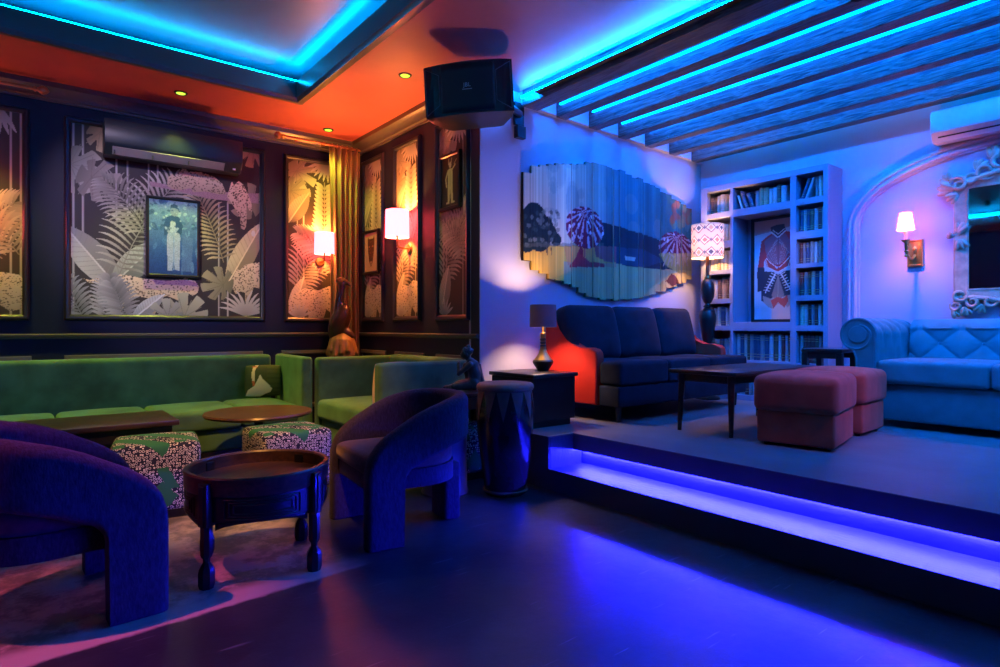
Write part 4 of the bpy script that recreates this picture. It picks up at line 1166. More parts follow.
for k in range(60): cv.ell(random.uniform(.3, pw), random.uniform(.75, 1.4), random.uniform(.02, .12), random.uniform(.02, .2), 0, random.choice([(0.04, 0.20, 0.28), (0.35, 0.40, 0.34), (0.08, 0.24, 0.24)]), .25)
cv.poly(W_((505, 247), (600, 246), (700, 262), (700, 320), (505, 320)), (0.85, 0.52, 0.08))
cv.poly(W_((560, 262), (700, 268), (700, 320), (560, 320)), (0.50, 0.42, 0.24), .8)
cv.poly(W_((585, 220), (610, 226), (640, 235), (665, 244), (705, 250), (705, 272), (660, 270), (620, 266), (592, 258)), (0.008, 0.03, 0.05))
cv.poly(W_((592, 246), (640, 250), (662, 262), (640, 268), (600, 262)), (0.015, 0.06, 0.11), .9)
for x, y, r_ in ((524, 222, .13), (531, 215, .13), (538, 228, .15), (528, 234, .16), (546, 234, .10), (552, 240, .08), (535, 240, .14), (522, 242, .12)):
    cv.ell(*on_wall(x, y), r_, r_*.8, 0, (0.012, 0.03, 0.035), 1.0)
for k in range(60): cv.ell(*on_wall(random.uniform(520, 556), random.uniform(212, 246)), .025, .02, 0, random.choice([(0.04, 0.08, 0.07), (0.01, 0.02, 0.025), (0.2, 0.25, 0.2)]), .6)
cv.poly(W_((505, 244), (600, 244), (600, 247), (505, 248)), (0.10, 0.12, 0.10), .6)
for x in (543, 547): cv.line(W_((x, 249), (x+.6, 255)), .015, (0.12, 0.09, 0.06))
def parasol(cx, cy, rx, ry, n):
    x, y = on_wall(cx, cy)
    cv.ell(x, y, rx, ry, 0, (0.20, 0.015, 0.05))
    for k in range(n):
        a = pi*k/n*2
        if k % 2: continue
        cv.poly([(x, y+ry*.80), (x+rx*cos(a), y+ry*sin(a)), (x+rx*cos(a+2*pi/n*.8), y+ry*sin(a+2*pi/n*.8))], (0.62, 0.42, 0.50))
    for k in range(40):
        a, q = random.uniform(0, 2*pi), random.uniform(.3, 1.0); cv.ell(x+rx*q*cos(a), y+ry*q*sin(a), .014, .02, a, random.choice([(0.25, 0.02, 0.07), (0.85, 0.75, 0.78), (0.12, 0.03, 0.10)]))
x, y = on_wall(581, 246); cv.line([(x, y+.05), on_wall(581, 258)], .012, (0.2, 0.1, 0.08))
cv.poly(W_((560, 247), (612, 247), (612, 268), (564, 266)), (0.80, 0.14, 0.10), .45)
parasol(581.5, 228.5, .27, .20, 26)
cv.poly(W_((566, 266), (572, 258), (575, 251), (579, 251), (580, 258), (586, 262), (600, 264), (601, 268), (566, 268)), (0.55, 0.04, 0.05)); cv.ell(*on_wall(577.5, 252), .028, .035, 0, (0.35, 0.03, 0.04))
cv.poly(W_((621, 257), (632, 258), (631, 262), (622, 261)), (0.65, 0.62, 0.55))
cv.line([on_wall(674, 252), on_wall(674, 276)], .012, (0.2, 0.1, 0.08))
parasol(673, 249, .34, .18, 24)
cv.poly(W_((655, 254), (692, 254), (692, 280), (664, 268)), (0.85, 0.60, 0.16), .7)
for k in range(9): cv.line(W_((664+k*3, 256), (660+k*4, 266)), .02, (0.7, 0.45, 0.3), .8)
cv.poly(W_((662, 282), (668, 274), (672, 276), (676, 284), (668, 287)), (0.10, 0.03, 0.04))
for k in range(24): cv.ell(*on_wall(random.uniform(668, 692), random.uniform(203, 228)), .05, .05, 0, random.choice([(0.50, 0.12, 0.06), (0.22, 0.26, 0.14), (0.40, 0.24, 0.10)]), .7)
nstreak = np.random.RandomState(3)
cv.c *= np.repeat(nstreak.uniform(.72, 1.25, 27), 11)[None, :cv.c.shape[1], None]
cv.c *= np.array((.80, .82, .78))*(1 + .14*nstreak.randn(1, cv.c.shape[1], 1))            # wood grain runs up the planks
t = thing('plank_picture', 'large beach scene painted on staggered vertical planks, above the navy sofa', 'wall art', C(.45, 1.40, .012), RC)
tops = [2.50, 2.575, 2.60, 2.625, 2.65, 2.665, 2.68, 2.70, 2.735, 2.745, 2.745, 2.74, 2.73, 2.745, 2.72, 2.70, 2.715, 2.68, 2.675, 2.66, 2.625, 2.615, 2.58, 2.57, 2.545, 2.515]
bots = [1.73, 1.655, 1.63, 1.585, 1.575, 1.55, 1.525, 1.475, 1.44, 1.435, 1.42, 1.43, 1.415, 1.435, 1.43, 1.45, 1.455, 1.48, 1.50, 1.535, 1.54, 1.585, 1.60, 1.64, 1.655, 1.70]
V, Fc, Cc = [], [], []
random.seed(12)
for k in range(26):
    x0, x1 = pw*k/26, pw*(k+1)/26 - .001
    z0, z1 = bots[k]-1.40, tops[k]-1.40
    d0 = .034 + random.uniform(0, .006); tw = random.choice((-1, 1))*random.uniform(.002, .006)
    i0, i1 = int(round(x0/pw*cv.nx)), int(round((x1+.004)/pw*cv.nx)); j0, j1 = int(z0/ph*cv.ny), int(z1/ph*cv.ny)
    ni, nj = i1-i0+1, j1-j0+1; base = len(V)
    for j in range(nj):
        for i in range(ni):
            u = i/(ni-1); V.append((x0+(x1-x0)*u, -(d0+tw*(2*u-1)), z0+(z1-z0)*j/(nj-1))); Cc.append(tuple(np.clip(cv.c[min(cv.ny, j0+j), min(cv.nx, i0+i)], 0, 1)) + (1,))
    for j in range(nj-1):
        for i in range(ni-1):
            a = base+j*ni+i; Fc.append((a, a+1, a+ni+1, a+ni))
    b0 = len(V); dk = (0.03, 0.018, 0.012, 1)
    for x, y in ((x0, -(d0-tw)), (x1, -(d0+tw)), (x1, -.004), (x0, -.004)):
        for z in (z0, z1): V.append((x, y, z)); Cc.append(dk if (k == 0 or abs(y) < .005) else Cc[base+ni//2+(ni*(nj-1) if z == z1 else 0)])
    for q in ((2, 4, 5, 3), (4, 6, 7, 5), (6, 0, 1, 7), (0, 6, 4, 2), (1, 3, 5, 7)): Fc.append(tuple(b0+i for i in q))
me = bpy.data.meshes.new('planks'); me.from_pydata(V, [], Fc); me.update()
at = me.color_attributes.new('print', 'FLOAT_COLOR', 'POINT'); at.data.foreach_set('color', np.array(Cc, np.float32).ravel())
me.materials.append(M['plank_print']); o = bpy.data.objects.new('planks', me); COL.objects.link(o); o.parent = t
bm = NB(); bx(bm, .06, pw-.06, -.006, .0, .45, .49); bx(bm, .06, pw-.06, -.006, .0, .85, .89); obj('batten', bm, M['black_wood'], t)

# -- black side table and table lamp
t = thing('side_table', 'black box side table left of the navy sofa, under the small lamp', 'table', (3.25, 3.64, PZ))
bm = NB(); bx(bm, 3.025, 3.475, 3.38, 3.89, PZ+.05, .757, .004, 1); objw('cabinet', bm, M['black_wood'], t)
bm = NB(); bx(bm, 3.01, 3.49, 3.36, 3.91, .757, .787, .005); objw('tabletop', bm, M['black_wood'], t)
bm = NB(); bx(bm, 3.05, 3.45, 3.41, 3.87, PZ, PZ+.05); objw('plinth', bm, M['black_wood'], t)
t = thing('table_lamp', 'small table lamp with drum shade and black and gold base on the black side table', 'lamp', (3.385, 3.66, .787))
M['dim_shade'] = shade_mat('mauve_linen_shade', (0.05, 0.03, 0.035), (0.36, 0.24, 0.25), .25)
bm = NB(); lathe(bm, [(.0, 0), (.045, 0), (.05, .008), (.06, .025), (.084, .062), (.087, .078), (.080, .090), (.0, .092)], 36); obj('base', bm, M['black_plastic'], t)
bm = NB(); lathe(bm, [(.0, .09), (.076, .09), (.055, .118), (.038, .145), (.026, .18), (.024, .20), (.0, .20)], 36); obj('body', bm, M['brass'], t)
bm = NB()
for z, r in ((.205, .022), (.232, .021), (.258, .022)): lathe(bm, [(.0, z-.012), (r, z-.011), (r+.004, z), (r, z+.011), (.0, z+.012)], 24)
obj('ring', bm, M['black_plastic'], t)
bm = NB(); lathe(bm, [(.018, .19), (.018, .27), (.024, .275), (.024, .31), (.012, .315), (.008, .325), (.008, .42), (.0, .42)], 20); obj('neck', bm, M['brass'], t)
bm = NB(); lathe(bm, [(.112, .36), (.108, .545), (.1065, .545), (.1105, .36), (.112, .36)], 40, cap=False); obj('lamp_shade', bm, M['dim_shade'], t)
bm = NB(); ball(bm, (0, 0, .455), (.013, .013, .018)); obj('bulb', bm, M['bulb'], t)
lamp_light('table_lamp_light', 'POINT', (0, 0, .46), (1.0, .60, .40), 44, .03, parent=t)

# -- navy sofa with red arms
t = thing('sofa', 'navy velvet three-seat sofa with red arms, under the plank picture', 'sofa', (4.68, 3.55, PZ))
bm = NB(); bx(bm, 3.79, 5.57, 3.15, 3.93, PZ+.13, PZ+.30, .012); bx(bm, 3.715, 5.645, 3.13, 3.345, PZ+.13, PZ+.298, .015, 3); objw('seat_base', bm, M['navy_velvet'], t)
for k in range(3):
    a = 3.715 + k*1.93/3; b = a + 1.93/3
    bm = NB(); soft(bm, (b-a)/2-.003, .115, .095, .03, .01, mtx=T((a+b)/2, 3.23, PZ+.397))
    a2, b2 = max(a, 3.805), min(b, 5.555); soft(bm, (b2-a2)/2-.004, .30, .09, .03, .014, mtx=T((a2+b2)/2, 3.56, PZ+.395)); objw('seat_cushion', bm, M['navy_velvet'], t)
bm = NB(); bx(bm, 3.80, 5.56, 3.87, 3.965, PZ+.13, PZ+.88, .03, 3); objw('backrest', bm, M['navy_velvet'], t)
arm = [(3.36, .13), (3.355, .52), (3.365, .565), (3.395, .592), (3.45, .60), (3.56, .602), (3.64, .615), (3.71, .65), (3.77, .71), (3.83, .80), (3.88, .89), (3.925, .935), (3.975, .94), (3.975, .13)]
for x in (3.70, 5.56):
    bm = NB(); prism(bm, [(y, PZ+z) for y, z in arm], x, x+.10, 'yz', bev=.018); objw('armrest', bm, M['red_fabric'], t, 50)
for k in range(3):
    xc = 4.05 + k*.62
    bm = NB(); soft(bm, .305, .105, .255, .07, 0, .035, mtx=T(xc, 3.765, PZ+.715, radians((-2, 1, 3)[k]), radians(-13)), pinch=.02, n=8); objw('back_cushion', bm, M['navy_velvet'], t)
for x in (3.80, 5.56):
    for y in (3.21, 3.88):
        bm = NB(); lathe(bm, [(.018, 0), (.028, .13)], 14, mtx=T(x, y, PZ)); objw('leg', bm, M['black_wood'], t)

# -- floor lamp with the diamond shade
t = thing('floor_lamp', 'floor lamp with diamond-patterned drum shade and dark turned column, before the bookcase', 'lamp', (5.83, 3.68, PZ))
bm = NB(); lathe(bm, [(.0, 0), (.13, 0), (.135, .015), (.11, .03), (.04, .05), (.03, .09), (.0, .09)], 36); obj('base', bm, M['black_wood'], t)
bm = NB(); lathe(bm, [(.0, .08), (.026, .08), (.024, .3), (.028, .50), (.04, .58), (.07, .72), (.088, .84), (.09, .90), (.075, .955), (.045, .975), (.03, .985), (.045, .995), (.045, 1.005), (.03, 1.015), (.025, 1.03), (.045, 1.05), (.066, 1.10), (.073, 1.17), (.066, 1.24), (.045, 1.285), (.03, 1.30), (.0, 1.30)], 32); obj('turned_column', bm, M['black_wood'], t)
bm = NB(); lathe(bm, [(.0, 1.295), (.032, 1.295), (.036, 1.31), (.032, 1.325), (.0, 1.325)], 24); obj('collar', bm, M['brass'], t)
bm = NB(); lathe(bm, [(.0, 1.32), (.02, 1.32), (.016, 1.62), (.0, 1.62)], 18); obj('pole', bm, M['brown_wood'], t)
sw, sh, sr = 2*pi*.17, .36, .168
cv = Canvas(sw, sh, .006, (0.72, 0.48, 0.34))
n = 8
for k in range(n):
    for j in range(3):
        x = sw*(k+.5*(j % 2))/n; y = sh*(.14+.36*j); a_, b_ = sw/n*.46, sh*.16
        for q, colr in ((1.0, (0.30, 0.10, 0.10)), (.78, (0.78, 0.62, 0.5)), (.5, random.choice([(0.10, 0.09, 0.12), (0.55, 0.20, 0.14), (0.62, 0.34, 0.20)]))):
            cv.poly([(x-a_*q, y), (x, y-b_*q), (x+a_*q, y), (x, y+b_*q)], colr)
        for q in ((sw/n*.5, 0),): cv.poly([(x+q[0]-.018, y), (x+q[0], y-.022), (x+q[0]+.018, y), (x+q[0], y+.022)], (0.18, 0.14, 0.17))
for y in (.006, sh-.006): cv.line([(0, y), (sw, y)], .012, (0.5, 0.34, 0.24))
M['diamond_shade'] = shade_mat('diamond_print_shade', (1, 1, 1), (1, 1, 1), .06, True, power=.6)
o = cv.mesh('lamp_shade', M['diamond_shade'], t, 0, 0, 0, lambda X, Y: np.stack([sr*np.cos(X/.17), sr*np.sin(X/.17), 1.525+Y], -1))
o.data.polygons.foreach_set('use_smooth', [True]*len(o.data.polygons))
bm = NB(); ball(bm, (0, 0, 1.67), (.013, .013, .018)); obj('bulb', bm, M['bulb'], t)
lamp_light('floor_lamp_light', 'POINT', (0, 0, 1.67), (1.0, .54, .24), 42, .03, parent=t)

# -- bookcase, its books and the jacket picture
t = thing('bookcase', 'tall pale built-in style bookcase of many cells, in the lounge corner', 'bookcase', (6.165, 3.19, PZ))
SP = M['shelf_paint']
XB0, XB1 = 6.0, 6.322
for a, b in ((3.794, 3.87), (2.507, 2.552)):
    bm = NB(); bx(bm, XB0, XB1, a, b, PZ, 2.709, .003, 1); objw('side_panel', bm, SP, t)
for a, b in ((3.48, 3.515), (2.808, 2.868)):
    bm = NB(); bx(bm, XB0+.001, XB1-.013, a, b, PZ+.05, 2.65, .003, 1); objw('divider', bm, SP, t)
bm = NB(); bx(bm, XB0+.0005, XB1, 2.552, 3.794, 2.65, 2.709, .003, 1); objw('top_board', bm, SP, t)
bm = NB(); bx(bm, XB1-.012, XB1, 2.552, 3.794, PZ, 2.65); objw('back_panel', bm, SP, t)
bm = NB(); bx(bm, XB0+.0005, XB1-.013, 2.552, 3.794, PZ, PZ+.055, .003, 1); objw('bottom_board', bm, SP, t)
rows = [(.745, .792), (1.11, 1.165), (1.407, 1.46), (1.73, 1.775), (2.015, 2.09), (2.35, 2.41)]
for y0, y1 in ((3.515, 3.794), (2.552, 2.808)):
    for z0, z1 in rows:
        bm = NB(); bx(bm, XB0+.0015, XB1-.013, y0, y1, z0, z1, .002, 1); objw('shelf', bm, SP, t)
for z0, z1 in ((.745, .80), (1.11, 1.2), (2.335, 2.412)):
    bm = NB(); bx(bm, XB0+.0015, XB1-.013, 2.868, 3.48, z0, z1, .002, 1); objw('shelf', bm, SP, t)

BC = {'cream': (0.55, 0.47, 0.36), 'tan': (0.36, 0.22, 0.12), 'brown': (0.13, 0.065, 0.04), 'grey': (0.24, 0.24, 0.26), 'dark blue': (0.045, 0.06, 0.12), 'pale grey': (0.46, 0.45, 0.47), 'dark red': (0.17, 0.03, 0.03)}
M['gilt'] = mat('gilt_bands', (0.55, 0.38, 0.16), .4, metal=.5)
BOOK = {}
for nm, c in BC.items():
    bm = NB()                                  # spine on -x, unit size, origin at the base centre
    out = [(.5, -.5), (-.42, -.5), (-.48, -.3), (-.5, 0), (-.48, .3), (-.42, .5), (.5, .5), (.5, .42), (-.40, .42), (-.40, -.42), (.5, -.42)]
    prism(bm, out, 0, 1, 'xy', 0)
    bx(bm, -.40, .47, -.42, .42, .02, .98, 0, 2, 1)
    for z in (.12, .22, .78, .86):
        p = [(-.425, -.505), (-.49, -.3), (-.51, 0), (-.49, .3), (-.425, .505)]
        prism(bm, p, z, z+.018, 'xy', 2)
    me = bpy.data.meshes.new('book'); bm.to_mesh(me); bm.free()
    for m_ in (mat('book_cover_'+nm.replace(' ', '_'), c, .6, var=.2, vscale=6), M['pages'], M['gilt']): me.materials.append(m_)
    BOOK[nm] = me
ordn = ['first', 'second', 'third', 'fourth', 'fifth', 'sixth', 'seventh', 'eighth', 'ninth', 'tenth', 'eleventh', 'twelfth', 'thirteenth', 'fourteenth', 'fifteenth', 'sixteenth', 'seventeenth', 'eighteenth']
def book_row(y_left, y_right, z, height, where, n, cols, lean=(), hv=.12, gap=0.0):
    wsum = y_left - y_right - gap; ws = [random.uniform(.75, 1.3) for _ in range(n)]
    tot = sum(ws); y = y_left
    for k in range(n):
        w = ws[k]/tot*wsum; c = random.choice(cols); h = height*random.uniform(1-hv, 1.0); d = random.uniform(.15, .20)
        o = bpy.data.objects.new('book', BOOK[c]); COL.objects.link(o)
        th = w-.003; yc = y - w/2; le = 0
        if k in lean and lean[k] < 0 and k-1 not in lean: y -= h*sin(radians(-lean[k]))*.9; yc = y - w/2
        if k in lean:
            le = radians(lean[k]); th = w*.70
        o.scale = (d, th, h); o.location = (6.05 + d/2, yc, z+.0008 + abs(sin(le))*th/2 + (.001 if le else 0))
        if le: o.rotation_euler = (le, 0, 0); 
        tag(o, '%s leather-bound book, %s from the left on the %s of the bookcase' % (c, ordn[k], where), 'book', 'books on the ' + where)
        y -= w
        if le > 0 and k+1 not in lean: y -= h*sin(le)*.9
random.seed(41)
light, mid, cool = ['cream', 'cream', 'tan', 'pale grey', 'brown'], ['cream', 'tan', 'grey', 'pale grey', 'brown', 'dark blue'], ['grey', 'dark blue', 'pale grey', 'grey', 'cream', 'brown', 'dark red']
LR = [(2.41, .205, 'top left shelf'), (2.09, .20, 'second left shelf'), (1.775, .215, 'third left shelf'), (1.46, .235, 'fourth left shelf'), (1.165, .215, 'fifth left shelf'), (.792, .25, 'sixth left shelf'), (PZ+.055, .25, 'lowest left shelf')]
for z, h, nm in LR: book_row(3.788, 3.52, z, h, nm, 6 if z > 1 else 5, light if z > 1.4 else mid)
RRw = [(2.41, .215, 'top right shelf'), (2.09, .225, 'second right shelf'), (1.775, .215, 'third right shelf'), (1.46, .235, 'fourth right shelf'), (1.165, .215, 'fifth right shelf'), (.792, .28, 'sixth right shelf'), (PZ+.055, .25, 'lowest right shelf')]
for i, (z, h, nm) in enumerate(RRw):
    book_row(2.80, 2.557, z, h, nm, 4 if i == 0 else 7, cool, {0: 20, 1: 20} if i == 0 else {}, .06, .085 if i == 0 else 0)
book_row(3.47, 2.88, 2.412, .20, 'top middle shelf', 10, mid, {0: -18, 1: -18, 2: -18}, .22, .10)
book_row(3.47, 2.88, .80, .285, 'lower middle shelf', 15, cool, {}, .07)
book_row(3.47, 2.88, PZ+.055, .27, 'lowest middle shelf', 15, cool, {}, .07)

cv = Canvas(.455, 1.07, .006, (0.50, 0.56, 0.60))
def J(x, y): return ((x-70)/232*.455, (615-y)/600*1.07)
def Js(*p): return [J(*a) for a in p]
cv.poly(Js((70, 15), (305, 15), (305, 60), (70, 100)), (0.42, 0.24, 0.20)); cv.poly(Js((170, 500), (305, 480), (305, 620), (170, 620)), (0.62, 0.44, 0.36)); cv.poly(Js((70, 95), (305, 60), (305, 66), (70, 102)), (0.36, 0.28, 0.28))  # pinkish lower right: light falling on the picture, painted into the print
red, nvy, wt = (0.50, 0.03, 0.04), (0.025, 0.03, 0.05), (0.80, 0.74, 0.68)
cv.poly(Js((112, 140), (150, 110), (180, 95), (240, 92), (290, 105), (318, 130), (330, 300), (290, 300), (285, 250), (270, 300), (145, 300), (130, 250), (125, 300), (92, 300)), red)
cv.poly(Js((92, 295), (128, 295), (132, 330), (122, 440), (90, 445), (88, 330)), nvy); cv.poly(Js((285, 295), (320, 295), (318, 440), (292, 440), (285, 380)), nvy)
cv.poly(Js((130, 140), (180, 105), (245, 105), (270, 150), (268, 220), (245, 260), (215, 290), (190, 290), (150, 250), (135, 200)), (0.27, 0.10, 0.13))
cv.poly(Js((165, 60), (200, 50), (240, 52), (248, 90), (225, 115), (205, 125), (185, 112), (168, 95)), nvy)
cv.line(Js((168, 90), (205, 128), (246, 92)), .014, wt); cv.line(Js((178, 80), (206, 108), (240, 80)), .008, wt)
for k in range(6):
    for sd in (-1, 1): cv.line(Js((207+sd*4, 135+k*4), (207+sd*(20+k*9), 150+k*16), (207+sd*(14+k*4), 225+k*10), (207+sd*3, 285)), .003, wt, .3)
cv.line(Js((206, 125), (206, 310)), .006, (0.1, 0.05, 0.07))
cv.poly(Js((140, 260), (200, 312), (270, 255), (262, 300), (206, 330), (148, 300)), (0.5, 0.05, 0.05)); cv.line(Js((135, 250), (150, 300), (206, 335), (262, 300), (275, 250)), .007, wt, .8); cv.line(Js((140, 245), (165, 275), (200, 305)), .007, wt); cv.line(Js((270, 245), (245, 275), (212, 305)), .007, wt)
cv.poly(Js((110, 320), (180, 330), (206, 350), (240, 330), (300, 320), (295, 480), (270, 520), (206, 440), (150, 530), (112, 500)), nvy)
cv.poly(Js((206, 345), (170, 470), (200, 520), (240, 470)), (0.30, 0.20, 0.16)); cv.line(Js((206, 345), (204, 510)), .006, (0.5, 0.35, 0.25))
for k in range(7):
    y = 340+k*15; cv.line(Js((190-k*8, y), (172-k*8+12, y+22)), .010, wt); cv.line(Js((168-k*7, y-4+k*1.5), (196-k*6, y+14)), .007, wt)
    cv.line(Js((220+k*8, y), (238+k*8-8, y+22)), .010, wt); cv.line(Js((242+k*7, y-4+k*1.5), (214+k*6, y+14)), .007, wt)
cv.poly(Js((120, 470), (165, 490), (180, 480), (206, 520), (235, 478), (290, 465), (300, 500), (255, 545), (235, 510), (200, 525), (175, 550), (150, 540), (125, 510)), (0.42, 0.30, 0.24))
cv.poly(Js((165, 500), (200, 480), (235, 490), (255, 470), (262, 505), (240, 545), (205, 512), (180, 550)), (0.52, 0.07, 0.05))
picture('framed_print', 'tall framed print of a red military jacket, in the bookcase niche', (6.29, 3.165, 1.20 + .535 + .03), -pi/2, cv, .028, .03)

# -- coffee table, poufs, frame table
t = thing('coffee_table', 'dark wooden coffee table with tapered legs, between the navy sofa and the red poufs', 'table', (4.45, 2.475, PZ))
bm = NB(); bx(bm, 3.83, 5.08, 2.2, 2.75, PZ+.43, PZ+.46, .006); objw('tabletop', bm, M['dark_wood'], t)
bm = NB()
for a in ((3.90, 5.01, 2.27, 2.29), (3.90, 5.01, 2.66, 2.68), (3.90, 3.92, 2.27, 2.68), (4.99, 5.01, 2.27, 2.68)): bx(bm, a[0], a[1], a[2], a[3], PZ+.37, PZ+.43)
objw('apron', bm, M['dark_wood'], t)
for x, sx in ((3.90, -1), (5.01, 1)):
    for y, sy in ((2.275, -1), (2.675, 1)):
        bm = NB(); tube(bm, [(x+sx*.02, y+sy*.01, PZ), (x, y, PZ+.43)], [.015, .026], 12); objw('leg', bm, M['dark_wood'], t)

def red_pouf(label, x, y, rz, w, d):
    t = thing('cube_pouf', label, 'pouf', (x, y, PZ), rz, 'rust velvet cube poufs')
    bm = NB(); soft(bm, w/2-.018, d/2-.018, .105, .018, mtx=T(0, 0, .125)); obj('base', bm, M['rust_velvet'], t)
    def seam(q, ux, uy, uz):
        q = q.copy()
        k = exp(-(q.x/.012)**2) + exp(-(q.y/.012)**2)
        if uz > .2: q.z -= .006*min(1, k)*uz
        elif abs(uy) > .9 or abs(ux) > .9: q *= 1-.012*min(1, k)*.6
        return q
    bm = NB(); soft(bm, w/2, d/2, .112, .04, .028, .006, mtx=T(0, 0, .338), n=16, fn=seam); obj('padded_lid', bm, M['rust_velvet'], t)
    for sx in (-1, 1):
        for sy in (-1, 1):
            bm = NB(); lathe(bm, [(.018, 0), (.02, .021)], 12, mtx=T(sx*(w/2-.07), sy*(d/2-.07), 0)); obj('foot', bm, M['black_plastic'], t)
red_pouf('rust velvet cube pouf nearest the step, in front of its twin', 4.135, 1.87, radians(11), .61, .50)
red_pouf('rust velvet cube pouf behind, beside the pale blue sofa', 4.835, 1.94, radians(3), .50, .50)

t = thing('side_table', 'black open-frame side table between bookcase and pale blue sofa', 'table', (5.665, 2.355, PZ))
bm = NB(); bx(bm, -.17, .17, -.17, .17, .55, .585, .004, 1); obj('tabletop', bm, M['black_wood'], t)
for s_ in (-1, 1):
    bm = NB(); bx(bm, -.124, .124, s_*.145-.017, s_*.145+.017, .10, .13); obj('stretcher', bm, M['black_wood'], t)
    bm = NB(); bx(bm, s_*.145-.017, s_*.145+.017, -.124, .124, .50, .55); obj('rail', bm, M['black_wood'], t)
for x in (-.145, .145):
    for y in (-.145, .145):
        bm = NB(); bx(bm, x-.024, x+.024, y-.024, y+.024, 0, .55, .003, 1); obj('leg', bm, M['black_wood'], t)

# -- pale blue tufted sofa
t = thing('tufted_sofa', 'pale blue button-tufted velvet sofa with rolled arms, under the ornate mirror', 'sofa', (5.7, 1.12, PZ))
BV = M['blue_velvet']; Y0, Y1 = .15, 2.09
bm = NB(); bx(bm, 5.26, 6.13, Y0+.13, Y1-.13, PZ+.055, PZ+.335, .02, 3); objw('seat_base', bm, BV, t)
for a, b in ((1.122, 1.825), (.417, 1.118)):
    bm = NB(); soft(bm, .37, (b-a)/2, .088, .035, .014, mtx=T(5.585, (a+b)/2, PZ+.425), n=10); objw('seat_cushion', bm, BV, t)
def tuft(y, z, H=.032):
    a = (y-1.46)/.29 + (z-1.148)/.27; b = (y-1.46)/.29 - (z-1.148)/.27
    return H*(abs(sin(pi*a))*abs(sin(pi*b)))**.27 + .0035*cos(9*atan2(z-1.148-.135*round((z-1.148)/.135), y-1.46-.145*round((y-1.46)/.145)))*exp(-(math.hypot(z-1.148-.135*round((z-1.148)/.135), y-1.46-.145*round((y-1.46)/.145))/.05)**2)*((round((z-1.148)/.135)+round((y-1.46)/.145)+1) % 2)
def backf(u, v):
    y = .42 + (1.82-.42)*u
    if v < .62:
        w = v/.62; z = .80 + (1.13-.80)*w; x = 5.93 + .05*w
        return (x - tuft(y, z), y, z)
    w = (v-.62)/.38*radians(250); r = .085
    z0 = 1.13; c = (5.98+r, z0); k = max(0, 1-(v-.62)/.08)
    return (c[0]-r*cos(w) - tuft(y, 1.13, .05)*k, y, c[1]+r*sin(w))
bm = NB(); surf(bm, backf, 150, 60); bx(bm, 6.0, 6.14, .42, 1.82, PZ+.06, 1.14); tb = objw('tufted_back', bm, BV, t, 70)
for i in range(-6, 8):
    for j in range(-3, 3):
        y = 1.46 + .145*i; z = 1.148 + .135*j
        if (i+j) % 2 == 0 and .44 < y < 1.80 and .84 < z < 1.2:
            bm = NB(); ball(bm, (5.93+.05*(z-.8)/.33-.004, y, z), (.012, .014, .014), n=10); o = objw('tufting_button', bm, BV, t); o.parent = tb
def arm_prof(sg, yo):                            # rolled arm: column and scroll
    P = [(yo - sg*.262, PZ+.06), (yo - sg*.262, PZ+.60)]
    for k in range(33):
        a = pi*1.04 - (pi*1.04+pi*.42)*k/32
        P.append((yo - sg*.135 + sg*.135*cos(a), PZ+.715+.135*sin(a)))
    P += [(yo - sg*.11, PZ+.55), (yo - sg*.12, PZ+.06)]
    return P
for sg, yo in ((1, Y1), (-1, Y0)):
    P = arm_prof(sg, yo); bm = NB(); n_ = len(P); rg = []
    for i in range(41):
        x = 5.225 + (6.12-5.225)*i/40; row = []
        for j, (y, z) in enumerate(P):
            dsp = 0
            if 0 < j < 26 and i > 2:
                a = (x-5.225)/.19; b = z/.135; dsp = -.022*(1 - (abs(sin(pi*(a/1+b/2)))*abs(sin(pi*(a-b/2))))**.4)
            cy, cz = yo-sg*.135, PZ+.715
            L = math.hypot(y-cy, z-cz) or 1
            row.append(bm.verts.new((x, y+(y-cy)/L*dsp, z+(z-cz)/L*dsp*(1 if z > PZ+.6 else 0))))
        rg.append(row)
    for a, b in zip(rg, rg[1:]):
        for j in range(n_): bm.faces.new((a[j], a[(j+1) % n_], b[(j+1) % n_], b[j]))
    bm.faces.new(rg[0]); bm.faces.new(list(reversed(rg[-1]))); bmesh.ops.recalc_face_normals(bm, faces=bm.faces[:])
    ao = objw('rolled_arm', bm, BV, t, 45)
    bm = NB(); cy, cz = yo-sg*.135, PZ+.715          # piping that runs round the scroll and curls into it
    pts = [(5.222, yo-sg*.255, PZ+.07), (5.222, yo-sg*.255, PZ+.5)]
    for k in range(60):
        a = pi*1.0 - (pi*1.0+pi*1.45)*k/59; r = .126 - .055*max(0, (k-30)/29)**1.0
        pts.append((5.222, cy+sg*r*cos(a), cz+r*sin(a)))
    tube(bm, pts, .009, 8)
    tube(bm, [(5.222, yo-sg*.128, PZ+.07), (5.222, yo-sg*.122, PZ+.53), (5.222, yo-sg*.10, PZ+.60)], .008, 8)
    o = objw('piping', bm, BV, t); o.parent = ao
    bm = NB(); lathe(bm, [(.0, 0), (.062, 0), (.070, .006), (.066, .014), (.04, .018), (.0, .02)], 28, mtx=T(5.228, cy, cz, 0, 0, -pi/2)); o = objw('scroll_boss', bm, BV, t); o.parent = ao
for x in (5.33, 6.05):
    for y in (Y0+.2, Y1-.2):
        bm = NB(); lathe(bm, [(.02, 0), (.03, .02), (.032, .06)], 14, mtx=T(x, y, PZ)); objw('foot', bm, M['black_wood'], t)
